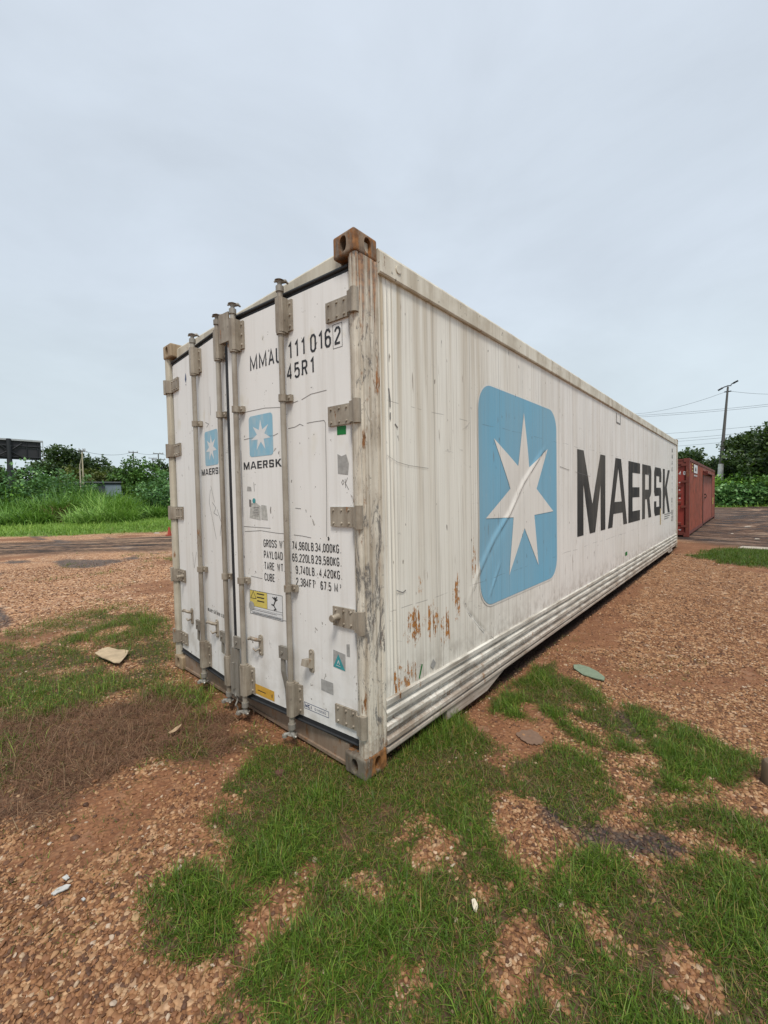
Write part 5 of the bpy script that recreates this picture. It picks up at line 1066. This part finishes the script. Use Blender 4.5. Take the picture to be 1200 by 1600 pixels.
def tree(u, D, top, wid, label, m, cat='tree', group=None, n=5200, size=.22, base=.38, nb=11, flat=.55, name='tree', tb=.45, seed=0):
    R = random.Random(int(u*7+D)+seed); x, y = AT(u, D); top = 1.5+(top-1.5)*CF(u); wid = wid*CF(u)**1.6; H = top; o = empty(name, (x, y, 0), label, cat, group)
    b = MB(); lx, ly = R.uniform(-.4, .4), R.uniform(-.4, .4); h0 = H*base
    b.tube([(x, y, -.1), (x+lx*.3, y+ly*.3, h0*.5), (x+lx, y+ly, h0)], [H*.035, H*.028, H*.022], 9); parts = []
    for k in range(nb):
        a = 2*PI*k/nb*1.618*2+R.uniform(-.3, .3); rr = wid*.5*(R.uniform(.25, .95)); zz = h0+(H-h0)*(R.uniform(.15, .9)*(1-.45*(rr/(wid*.5))**2)); q = R.uniform(.16, .27)*wid
        ex, ey = x+lx+rr*math.cos(a), y+ly+rr*math.sin(a); parts.append((ex, ey, zz, q, q, min(q*flat, max(.3, H-zz))))
        b.tube([(x+lx, y+ly, h0*R.uniform(.8, 1)), (x+lx+rr*.45*math.cos(a), y+ly+rr*.45*math.sin(a), (h0+zz)/2+.2), (ex, ey, zz)], [H*.015, H*.009, H*.004], 6)
    parts.append((x+lx, y+ly, H-wid*.14, wid*.22, wid*.22, wid*.14)); b.build('trunk', m_bark, o); foliage('crown', parts, n, size, m, o, .3, tb); return o
def bush(u, D, top, wid, label, m, group=None, n=2600, size=.16, nb=8, name='bush', tb=.45, dep=1.0, base=0.0):
    R = random.Random(int(u*3+D*5)); x, y = AT(u, D); top = 1.5+(top-1.5)*CF(u) if top > 1.5 else top; wid = wid*CF(u)**1.5; d = ray(u, 778)[:2]; d = d/np.hypot(*d); px, py = d[1], -d[0]; o = empty(name, (x, y, 0), label, 'bush', group); parts = []
    for k in range(nb):
        t = (k+.5)/nb*2-1; t += R.uniform(-.1, .1); q = R.uniform(.24, .36)*min(wid, top*1.6); hz = top*(1-.35*t*t)*R.uniform(.75, 1.0); w_ = R.uniform(-.35, .35)*q*dep
        parts.append((x+px*t*wid*.40+d[0]*w_, y+py*t*wid*.40+d[1]*w_, base+hz*.55, q, q, hz*.45))
        parts.append((x+px*t*wid*.46+d[0]*w_*1.2, y+py*t*wid*.46+d[1]*w_*1.2, base+hz*.22, q, q, hz*.28))
    b = MB()
    for p in parts[::2]: b.tube([(x+(p[0]-x)*.5, y+(p[1]-y)*.5, -.05), (p[0], p[1], p[2])], [.05, .02], 6)
    b.build('stems', m_bark, o); foliage('foliage', parts, n, size, m, o, .02, tb); return o
def reeds(u, D, top, wid, label, group=None, n=700, m=None, tb=.5, name='tall_grass_clump'):
    wid = wid*CF(u)**1.5; top = top*1.3
    x0, y0 = AT(u, D); d = ray(u, 778)[:2]; d = d/np.hypot(*d); r = np.sqrt(rng.uniform(0, 1, n)); t = rng.uniform(0, 6.283, n); x = x0+(d[1]*r*np.cos(t)*wid/2+d[0]*r*np.sin(t)*wid/3); y = y0+(-d[0]*r*np.cos(t)*wid/2+d[1]*r*np.sin(t)*wid/3)
    ln = top*rng.uniform(.55, 1.15, n)*(1-.35*r); th = t+rng.normal(0, .7, n)
    o = blades(x-x0, y-y0, hgt(x, y)*0-.02, ln, rng.uniform(.035, .075, n), np.abs(rng.normal(.15, .12, n)), th, rng.normal(.75, .3, n), np.clip(rng.normal(tb, .2, n), 0, 1), name, m or lm_reed, label)
    o.location = (x0, y0, float(hgt(np.array([x0]), np.array([y0]))[0])); del o['kind']; o['category'] = 'tall grass'
    if group: o['group'] = group
    return o
GT = 'trees beyond the meadow on the left'; GB = 'bushes beyond the meadow on the left'
tree(100, 74, 11.6, 11, 'dark airy tree with the tallest crown left of the leaning pale pole', lm_dark, group=GT, n=5200, size=.26, flat=.5)
tree(128, 80, 10.6, 8, 'dark tree crown directly behind the pale wooden pole', lm_dark, group=GT, n=3800, size=.26)
tree(157, 78, 9.6, 8, 'small topped dark tree right of the pale wooden pole', lm_dark, group=GT, n=3800, size=.26)
tree(180, 72, 7.6, 12, 'broad low dark tree above the grey shed', lm_dark, group=GT, n=5600, size=.24, base=.25)
tree(150, 66, 6.6, 8, 'olive toned tree just right of the pale wooden pole', lm_oliv, group=GT, n=3600, size=.22, base=.25)
tree(112, 64, 7.2, 8, 'olive toned tree just left of the pale wooden pole', lm_oliv, group=GT, n=3600, size=.22, base=.25)
tree(221, 66, 8.4, 9.5, 'round full green tree between the shed and the container', lm_mid, group=GT, n=8000, size=.23, base=.12, nb=15, flat=.8)
tree(252, 70, 8.3, 7, 'darker tree rising behind the round green tree', lm_dark, group=GT, n=4600, size=.23, base=.2)
tree(262, 52, 5.2, 6, 'green tree close to the left edge of the container doors', lm_bush, group=GT, n=4600, size=.18, base=.1, flat=.8)
tree(-6, 62, 7.0, 10, 'dark tree under the billboard at the left edge', lm_dark, group=GT, n=4200, size=.24, base=.3)
tree(40, 78, 7.6, 12, 'dark tree row seen below the billboard panel', lm_dark, group=GT, n=4600, size=.26, base=.3)
for (u, D, top, wid, m, lab, tb) in ((12, 50, 3.8, 10, lm_light, 'yellow green bush under the billboard post', .5), (62, 54, 7.9, 11.5, lm_bush, 'high mounded creeper bush right of the billboard post', .6), (40, 49, 5.2, 9, lm_bush, 'dark leafy bush at the foot of the billboard', .40), (95, 50, 5.8, 8.5, lm_bush, 'dark green bush left of the tall reeds', .4),
    (112, 56, 5.4, 7, lm_mid, 'mid green bush under the pale wooden pole', .5), (232, 50, 3.4, 7.5, lm_bush, 'dark lower bush in front of the round tree', .35), (256, 46, 3.4, 6, lm_bush, 'shrub beside the left container edge', .45), (200, 50, 2.8, 6, lm_mid, 'small shrub below the end of the grey shed', .45), (-25, 50, 5.0, 9, lm_bush, 'bush at the left border of the view', .4), (75, 45, 2.8, 7, lm_bush, 'low dark bush behind the reeds with dry stalks', .4)):
    bush(u, D, top, wid, lab, m, GB, 3800, .19, tb=tb)
GR = 'tall grass clumps at the back of the meadow'
for k, (u, D, top, wid, tb, lab) in enumerate(((8, 43, 2.2, 6, .45, 'pale tall grass below the billboard post'), (45, 42, 2.0, 6, .5, 'tall grass clump left of the dry stalks'), (72, 41, 2.1, 5, .55, 'tall grass clump behind the dry stalks'), (100, 42, 2.6, 5, .5, 'tall grass clump right of the dry stalks'), (118, 48, 3.4, 5, .45, 'tallest blue green reeds left of the shed'), (135, 47, 3.2, 5, .45, 'blue green reeds under the pale wooden pole'),
    (152, 44, 2.7, 4.5, .55, 'reed clump in front of the shed'), (172, 40, 2.6, 4.5, .75, 'bright green reed clump standing forward of the shed'), (190, 45, 2.2, 4.5, .6, 'reed clump at the shed end'), (212, 44, 1.5, 5, .6, 'low reed clump below the round tree'), (25, 38, 1.5, 6, .6, 'low tall grass mound at far left'), (160, 36, 1.6, 6, .8, 'yellow green grass mound in the meadow middle'), (235, 42, 1.4, 5, .6, 'low reed clump near the container edge'), (-15, 42, 2.0, 6, .5, 'tall grass clump at the left border'))):
    reeds(u, D, top, wid, lab, GR, 1100, tb=tb)
reeds(90, 39.5, 2.2, 1.6, 'dry yellowish stalks standing in the tall grass', None, 60, m_ded, .8, 'dry_stalk_clump')
# right side
GT2 = 'trees behind the muddy yard on the right'; GB2 = 'bushes along the back of the muddy yard'
tree(1203, 58, 10.6, 13.5, 'large dark spreading tree at the right edge', lm_dark, group=GT2, n=15000, size=.19, base=.30, nb=18, flat=.42)
tree(1152, 60, 6.0, 4, 'lower dark limb tree reaching left beside the lamp post', lm_dark, group=GT2, n=4200, size=.22, base=.3)
tree(1078, 62, 7.6, 9, 'flat crowned tree above the red container', lm_dark, group=GT2, n=5200, size=.24, base=.35, flat=.4)
tree(1105, 66, 6.4, 8, 'dark tree between the red container and the lamp post', lm_dark, group=GT2, n=4600, size=.24, base=.3)
tree(1138, 68, 5.4, 7, 'dark tree right behind the lamp post', lm_dark, group=GT2, n=4600, size=.24, base=.3)
tree(1230, 56, 11, 14, 'large dark tree just outside the right edge', lm_dark, group=GT2, n=6000, size=.26, base=.3)
for (u, D, top, wid, m, lab, tb) in ((1122, 54, 3.6, 6, lm_light, 'bright leafy bush at the foot of the lamp post', .55), (1145, 53, 4.0, 6, lm_light, 'bright green bush right of the lamp post', .5), (1172, 53, 3.8, 7, lm_mid, 'green creeper bush below the large tree', .55), (1198, 52, 4.2, 7, lm_light, 'bright creeper bush at the right edge', .5), (1134, 50, 2.2, 5.5, lm_bush, 'low broad leaved bush close to the yard edge', .6), (1160, 50, 2.4, 6, lm_bush, 'broad leaved dark bush in the middle of the row', .5),
    (1188, 49.5, 2.2, 6, lm_bush, 'broad leaved low bush near the right edge', .6), (1215, 50, 3.6, 8, lm_mid, 'bush just outside the right edge', .5), (1105, 56, 3.8, 7, lm_mid, 'green bush behind the red container end', .5), (1180, 57, 5.2, 8, lm_mid, 'taller green bush under the large tree', .4)):
    bush(u, D, top, wid, lab, m, GB2, 3400, .21 if m is lm_bush else .17, tb=tb)
x, y = scatter([AT(1095, 46), AT(1260, 44), AT(1260, 56), AT(1095, 56)], 60, lambda x, y: masks(x, y)[3]); nB = len(x); 
blades(x, y, hgt(x, y)-.01, rng.gamma(6, .05, nB), rng.uniform(.03, .06, nB), np.abs(rng.normal(.3, .2, nB)), rng.uniform(0, 6.283, nB), rng.normal(.6, .4, nB), np.clip(rng.normal(.5, .2, nB), 0, 1), 'verge_grass', m_lwn, 'green verge grass along the back of the muddy yard')
# far-off wooded horizon
def ridge(name, u0, u1, D, h, n, m, label):
    uu = rng.uniform(u0, u1, n); X_ = np.array([AT(u, D+rng.uniform(-12, 12)) for u in uu]); zz = rng.uniform(0, 1, n)**.6*h*(.6+.5*vnoise(X_[:, 0], X_[:, 1], 9, 7, 3)); Vv, Ff = leaf_quads(X_[:, 0], X_[:, 1], zz, rng.uniform(.5, 1.1, n)); o = npmesh(name, Vv, Ff, m, None, dict(tint=np.repeat(np.clip(rng.normal(.4, .2, n), 0, 1), 4)), off=(0, 0, 0)); tag(o, label, None, None, 'stuff')
ridge('distant_woods', -140, 330, 110, 6.5, 12000, lm_mid, 'far-off belt of woods behind the meadow')
ridge('distant_woods', 330, 1040, 115, 6.0, 14000, lm_mid, 'far-off belt of woods hidden behind the white container')
ridge('distant_woods', 1040, 1330, 100, 6.5, 9000, lm_dark, 'far-off belt of woods behind the yard')

# ------------------------------------------------------------------ billboard, poles, wires, lamp, shed
def along(u, D): x, y = AT(u, D); d = ray(u, 778)[:2]; d = d/np.hypot(*d); return x, y, d
m_bbd = M_flat('dark_billboard_back', (.030, .030, .034), .7, .3, .6); m_bst = M_flat('dark_steel', (.020, .022, .026), .6, .3, 2); m_lst = M_flat('pale_steel', (.40, .41, .42), .5, .2, 2)
Dp = 58; bx, by, bd = along(18, Dp); px, py = bd[1], -bd[0]; yw = .12; WS = .64; qx, qy = px*math.cos(yw)-bd[0]*math.sin(yw)*-1, py*math.cos(yw)-bd[1]*math.sin(yw)*-1
BB = empty('billboard', (bx, by, 0), 'large dark billboard seen from behind on a single post', 'billboard')
def BP(a, t, z): return (bx+qx*a*WS+bd[0]*t, by+qy*a*WS+bd[1]*t, z)
zb, zt = Z(718, Dp, 40), Z(687, Dp, 40)
b = MB(); b.box((-9.0, .10, zb), (4.05, .22, zt-.15), BP); b.build('panel', m_bbd, BB)
b = MB(); b.tube([BP(0, -.15, -.1), BP(0, -.15, 3.2)], .36, 12); b.tube([BP(0, -.15, 3.2), BP(0, -.15, zb)], [.30, .22], 12); b.tube([BP(0, -.15, zb), BP(0, -.15, zt)], .20, 10); b.build('post', m_bst, BB)
b = MB(); b.box((-9.0, -.05, zt-.15), (4.35, .3, zt+.02), BP); b.tube([BP(4.32, 0, zb-.1), BP(4.32, 0, zt)], .035, 6); b.tube([BP(4.05, .1, zb), BP(4.32, 0, zb)], .03, 6); b.build('edge_trim', m_lst, BB)
b = MB()
for z in (zb+.25, zb+1.4, zt-.7): b.tube([BP(-9, .02, z), BP(4.0, .02, z)], .05, 6)
for s_ in (-1, 1): b.tube([BP(0, -.1, zb+.9), BP(s_*1.6, 0, zb+.2)], .06, 6); b.tube([BP(0, -.1, zt-1.3), BP(s_*1.6, 0, zt-.4)], .06, 6)
for a in (-4, -2.2, 2.2, 3.6): b.tube([BP(a, .05, zb), BP(a, .05, zt)], .04, 6)
b.build('bracing', m_bst, BB)
m_pole = M_flat('pale_concrete_pole', (.46, .40, .28), .8, .3, 3); m_pole2 = M_flat('grey_pole', (.17, .17, .17), .7, .3, 3); m_wire = M_flat('dark_cable', (.05, .055, .06), .6, 0, 3)
def upole(u, D, top, arms, m, label, r=.15, group='utility poles beyond the meadow', base=0):
    x, y, d = along(u, D); px_, py_ = d[1], -d[0]; o = empty('utility_pole', (x, y, 0), label, 'utility pole', group); b = MB(); b.tube([(x, y, -.1), (x, y, top)], [r, r*.6], 10); b.build('pole', m, o)
    for dz, hw in arms:
        c = MB(); c.box((-hw, -.07, -.07), (hw, .07, .07), lambda a, t, z: (x+px_*a+d[0]*t, y+py_*a+d[1]*t, top-dz+z)); ca = c.build('crossarm', m_pole2, o)
        c = MB()
        for a in (-hw*.85, 0 if dz else hw*.3, hw*.85): c.tube([(x+px_*a, y+py_*a, top-dz+.07), (x+px_*a, y+py_*a, top-dz+.30)], [.07, .05], 6)
        c.build('insulators', m_lst, ca)
    return (x, y, top)
W1 = upole(131.5, 56, Z(705, 56, 131.5), ((0.0, .30*1.0),), m_pole, 'nearest pale concrete utility pole with a small crossarm', .10)
W2 = upole(211, 88, Z(706, 88, 211), ((.1, .75),), m_pole2, 'thin grey utility pole behind the round green tree', .18)
W3 = upole(250, 92, Z(709, 92, 250), ((0, .9), (1.1, 1.2)), m_pole2, 'grey utility pole with two wide crossarms near the container', .18)
W4 = upole(241, 130, Z(716, 130, 241), ((0, 1.0),), m_pole2, 'tiny distant utility pole left of the double crossarm pole', .2)
def cable(p0, p1, sag, r, label, group, name='overhead_cable'):
    n = 14; pts = [tuple(p0[k]*(1-t)+p1[k]*t-(4*sag*t*(1-t) if k == 2 else 0) for k in range(3)) for t in [i/n for i in range(n+1)]]; b = MB(); b.tube(pts, r, 5)
    xm, ym, zm = pts[n//2]; o = b.build(name, m_wire, None, (xm, ym, zm)); o.location = (xm, ym, zm); tag(o, label, 'overhead cable', group); return o
x, y = AT(-60, 50); cable((x, y, W1[2]+.1), W1, .3, .014, 'cable running from the left border to the pale pole', 'cables on the left poles')
cable(W1, W2, .5, .02, 'cable between the pale pole and the thin grey pole', 'cables on the left poles'); cable(W2, W3, .3, .022, 'cable between the thin grey pole and the double crossarm pole', 'cables on the left poles')
x, y = AT(300, 95); cable(W3, (x, y, W3[2]+.2), .3, .022, 'cable leaving the double crossarm pole behind the container', 'cables on the left poles')
# broken leaning pale limb by the pole
x, y, d = along(127, 55.5); b = MB(); b.tube([(x, y, 4.3), (x+.05, y, 5.6), (x+.3, y+.1, 6.3)], [.06, .045, .02], 7); b.tube([(x+.05, y, 5.0), (x-.5, y, 4.7)], [.04, .02], 6); b.tube([(x, y, -.1), (x, y, 4.3)], [.07, .06], 7); o = b.build('dead_tree', M_flat('bleached_wood', (.50, .44, .34), .8, .2, 3), None, (x, y, 0)); o.location = (x, y, 0); tag(o, 'bleached dead tree stem beside the pale pole', 'dead tree')
# shed
sx_, sy_, sd = along(170, 60); SH = empty('shed', (sx_, sy_, 0), 'low grey and blue metal shed half hidden behind the reeds', 'shed'); pxs, pys = sd[1], -sd[0]
def SHP(a, t, z): return (sx_+pxs*a+sd[0]*t, sy_+pys*a+sd[1]*t, z)
hs = Z(753, 60, 160)
b = MB(); b.box((-2.8, 0, 0), (1.2, 5, hs-.1), SHP); b.build('wall', M_flat('dark_grey_metal', (.055, .065, .08), .6, .3, 1), SH)
b = MB(); b.box((-.3, -.06, 0), (1.3, -.01, hs-.35), SHP); b.build('wall_panel', M_flat('pale_blue_panel', (.20, .245, .29), .5, .3, 1), SH)['label'] = 'pale blue grey wall panel'
b = MB(); b.prism([(-.25, hs-.1), (5.2, hs-.1), (5.2, hs+.18), (-.25, hs+.02)], -2.95, 1.35, lambda t, z, a: SHP(a, t, z)); b.build('roof', M_flat('grey_roof_sheet', (.13, .14, .15), .5, .3, 1), SH)
b = MB(); b.box((-5.4, 0, hs-.15), (-2.96, 3, hs+.02), SHP); b.build('canopy', M_flat('dark_canopy', (.05, .05, .055), .6, .3, 1), SH)
b = MB()
for a in (-5.2, -4.2, -3.1): b.box((a-.08, .1, 0), (a+.08, .26, hs-.15), SHP)
b.box((-4.9, 1.5, .3), (-3.4, 2.4, 2.6), SHP); b.build('canopy_posts', m_lst, SH)
# street lamp on the right
Dl = 56; lx_, ly_, ld = along(1126, Dl); dd_ = ld; pl = (dd_[1], -dd_[0]); zt = Z(605, Dl, 1131)
LP = empty('street_lamp', (lx_, ly_, 0), 'tall double armed street lamp on a concrete pole with a white painted foot', 'street lamp')
tx_ = .50   # slight lean of the pole to the right
def LPp(a, z): return (lx_+pl[0]*a, ly_+pl[1]*a, z)
zw = Z(725, Dl, 1124)
b = MB(); b.tube([LPp(0, zw), LPp(tx_*.5, (zw+zt)/2), LPp(tx_, zt)], [.19, .13, .085], 12); b.build('pole', M_flat('grey_concrete', (.11, .105, .10), .8, .3, 2), LP)
b = MB(); b.tube([LPp(-.12, -.1), LPp(0, zw)], [.30, .235], 12); b.build('painted_foot', m_dwhite, LP)
b = MB(); b.tube([LPp(tx_-.28, zt+.0), LPp(tx_, zt+.10), LPp(tx_+.28, zt+.05)], .05, 8); b.build('bracket', m_bst, LP)
for s_, e_ in ((-1, -.42), (1, .48)):
    b = MB(); c0 = Vector(LPp(tx_+s_*.22, zt+.05+(.0 if s_ < 0 else .12))); c1 = Vector(LPp(tx_+s_*.80, zt+e_*.8+.08)); b.tube([c0, c0.lerp(c1, .3), c0.lerp(c1, .35), c1], [.05, .05, .09, .08], 8); b.build('lamp_head', m_bst, LP)
b = MB(); b.box((-.28, -.05, -.05), (.28, .05, .05), lambda a, t, z: (lx_+pl[0]*(a+tx_)+ld[0]*t, ly_+pl[1]*(a+tx_)+ld[1]*t, zt-.5+z)); b.build('crossarm', m_bst, LP)
def UV(u, v, D): d = ray(u, v); k = D/np.hypot(d[0], d[1]); p = CAM+d*k; return tuple(float(q) for q in p)
CG = 'cables crossing behind the street lamp'
pt = LPp(tx_, zt-.5); cable(UV(965, 647, 75), (pt[0]-.2, pt[1], pt[2]), .7, .014, 'lamp cable sagging down to the left from the pole top', CG); cable((pt[0]+.2, pt[1], pt[2]), UV(1290, 609, 70), .4, .014, 'lamp cable running right from the pole top', CG)
for k, (ua, va, ub, vb, D) in enumerate(((930, 652, 1300, 620, 120), (930, 654.5, 1300, 623, 120), (960, 681, 1300, 652, 125), (960, 691, 1300, 660, 125), (960, 694.5, 1300, 665, 125), (960, 702, 1300, 672, 125))):
    cable(UV(ua, va, D*1.05), UV(ub, vb, D*.9), .6, .026, ('highest', 'second highest', 'third highest', 'fourth highest', 'second lowest', 'lowest')[k]+' of the long power cables behind the street lamp', CG)

# ------------------------------------------------------------------ litter and small things
m_paper = M_flat('dirty_paper', (.50, .49, .46), .8, .5, 60)
m_card = M_flat('weathered_cardboard', (.50, .38, .24), .9, .8, 9, dark=.55, bmp=.4); 
def rag(poly, k=4, j=.06):        # torn outline
    R = random.Random(len(poly)*7+int(poly[0][0]*999)); out = []; n = len(poly); sz = max(max(p[0] for p in poly)-min(p[0] for p in poly), .02)
    for i in range(n):
        a, b_ = poly[i], poly[(i+1) % n]
        for q in range(k): t = q/k; w_ = 0 if q == 0 else 1; out.append((a[0]+(b_[0]-a[0])*t+w_*R.uniform(-j, j)*sz, a[1]+(b_[1]-a[1])*t+w_*R.uniform(-j, j)*sz))
    return out
def slab(name, poly, z, th, m, label, cat, tilt=(0, 0), warp=.0, n=1):
    if name not in ('concrete_kerb',): poly = rag(poly, 4, .008 if name in ('cardboard_piece', 'plastic_scrap') else .05)
    cx, cy = np.mean([p[0] for p in poly]), np.mean([p[1] for p in poly]); z0 = float(hgt(np.array([cx]), np.array([cy]))[0])
    R = random.Random(len(label)); hh = lambda x, y: z0+z+tilt[0]*(x-cx)+tilt[1]*(y-cy)+warp*math.sin((x-cx)*23+(y-cy)*17)
    bm = bmesh.new(); vs = [bm.verts.new((x-cx, y-cy, hh(x, y)-z0)) for x, y in poly]; f = bm.faces.new(vs); r = bmesh.ops.extrude_face_region(bm, geom=[f])
    for v in r['geom']:
        if isinstance(v, bmesh.types.BMVert): v.co.z += th
    bmesh.ops.recalc_face_normals(bm, faces=bm.faces[:]); me = bpy.data.meshes.new(name); bm.to_mesh(me); bm.free(); o = link(name, me, m); o.location = (cx, cy, z0); return tag(o, label, cat)
slab('cardboard_piece', [G(148, 1020, .06), G(160, 1013, .06), G(168, 1011, .06), G(201, 1016, .06), G(196, 1024, .06), G(187, 1035, .06), G(170, 1031, .06)], .045, .006, m_card, 'flat tan piece of cardboard lying on the green verge', 'cardboard', warp=.006)
leaf = [G(897, 1046, .01), G(896, 1040, .01), G(906, 1040, .01), G(920, 1045, .01), G(935, 1053, .01), G(945, 1061, .01), G(944, 1066, .01), G(930, 1062, .01), G(910, 1055, .01)]
slab('plastic_scrap', leaf, .012, .008, M_flat('faded_green_plastic', (.20, .25, .17), .7, .5, 40), 'faded green boat shaped scrap of plastic on the gravel', 'plastic scrap', warp=.004)
slab('flat_scrap', [G(806, 1146), G(814, 1140), G(832, 1139), G(842, 1146), G(850, 1154), G(846, 1162), G(832, 1162), G(818, 1156)], .001, .004, M_flat('dusty_grey_scrap', (.19, .115, .075), .8, .4, 40), 'dusty grey flat scrap pressed into the gravel', 'scrap')
slab('brick_fragment', [G(430, 1213), G(436, 1208), G(445, 1210), G(442, 1216), G(433, 1217)], .0, .018, M_flat('dark_red_brick', (.10, .045, .03), .8, .4, 40), 'dark red brick fragment in the grass before the doors', 'brick')
slab('dry_leaf', [G(263, 1148, .02), G(272, 1142, .02), G(284, 1135, .02), G(283, 1139, .02), G(275, 1147, .02), G(266, 1150, .02)], .03, .003, M_flat('dry_leaf_tan', (.42, .29, .17), .8, .3, 40), 'curled tan dry leaf on the dead grass', 'leaf', warp=.006)
slab('paper_scrap', [G(80, 1399), G(90, 1391), G(104, 1386), G(111, 1387), G(106, 1393), G(92, 1398), G(84, 1402)], .006, .004, m_paper, 'crumpled white paper strip on the pebbles', 'paper scrap', warp=.004)
slab('paper_scrap', [G(97, 1376), G(104, 1371), G(109, 1376), G(103, 1380)], .006, .004, m_paper, 'tiny white paper bit just above the paper strip', 'paper scrap')
slab('paper_scrap', [G(127, 1408), G(131, 1405), G(134, 1408), G(130, 1411)], .006, .004, m_paper, 'tiny white paper bit right of the paper strip', 'paper scrap')
slab('shell_scrap', [G(737, 1420), G(742, 1418), G(747, 1430), G(745, 1437), G(740, 1434)], .02, .008, M_flat('cream_shell', (.66, .58, .44), .6, .2, 40), 'cream coloured shell like scrap in the front grass', 'scrap')
def stone(u, v, r, col, label):
    x, y = G(u, v); bm = bmesh.new(); bmesh.ops.create_icosphere(bm, subdivisions=3, radius=1)
    for q in bm.verts:
        k = .75+.45*float(vnoise(np.array([q.co.x*1.0+u]), np.array([q.co.y+q.co.z*1.3+v]), .8, 3, 2)[0]); q.co = Vector((q.co.x*r*1.3*k, q.co.y*r*k, q.co.z*r*.6*k))
    me = bpy.data.meshes.new('stone'); bm.to_mesh(me); bm.free(); me.polygons.foreach_set('use_smooth', [True]*len(me.polygons)); o = link('stone', me, M_flat('stone_%s' % ('pale' if col[0] > .4 else 'brown'), col, .8, .4, 60)); o.location = (x, y, float(hgt(np.array([x]), np.array([y]))[0])+r*.3); tag(o, label, 'stone')
stone(492, 1346, .011, (.42, .30, .22), 'pinkish brown stone in the bare spot left of centre'); stone(212, 1438, .013, (.40, .26, .13), 'large yellow brown stone among the pebbles')
x, y = G(1212, 1226); b = MB(); b.tube([(x, y, -.01), (x, y, .10), (x, y, .115)], [.058, .056, .045], 20); o = b.build('wooden_stump', M_paint('weathered_wood', (.13, .09, .055), (.05, .035, .02), .5, 0, .8, (30, 30, 3)), None, (x, y, 0)); o.location = (x, y, 0); tag(o, 'short dark wooden stump cut off by the right edge', 'stump')
x, y = AT(262.5, 20.6); z_ = 0; b = MB(); b.cbox((x-.13, y-.13, 0), (x+.13, y+.13, .06), .03); b.tube([(x, y, .06), (x, y, .38)], [.08, .035], 14); o = b.build('traffic_cone', M_flat('red_orange_plastic', (.36, .06, .035), .5, .2, 5), None, (x, y, 0)); o.location = (x, y, 0); tag(o, 'small red orange cone at the track behind the container edge', 'cone')
# pale slabs along the far dirt strip and in the yard
m_con = M_flat('pale_concrete_bits', (.42, .36, .29), .8, .3, 10)
for (u, v, wpx, lab) in ((245, 833, 10, 'pale concrete slab at the edge of the meadow by the cone'), (1168, 822, 10, 'long pale chip in the middle of the muddy yard'), (1144, 833, 5, 'white chip lying in the muddy yard'), (1183, 842, 8, 'flat pale chip near the right edge of the yard')):
    a = G(u-wpx/2, v); c = G(u+wpx/2, v); d = G(u+wpx/2-1, v-1.4); e = G(u-wpx/2+1, v-1.4); slab('concrete_chip', [a, c, d, e], .0, .012, m_con, lab, 'concrete chip')['group'] = 'pale chips on the dirt'
a, c, d, e = G(1153, 857), G(1215, 861), G(1215, 857.5), G(1160, 854.5); slab('concrete_kerb', [a, c, d, e], .0, .03, m_con, 'long pale kerb piece behind the far grass strip', 'kerb')
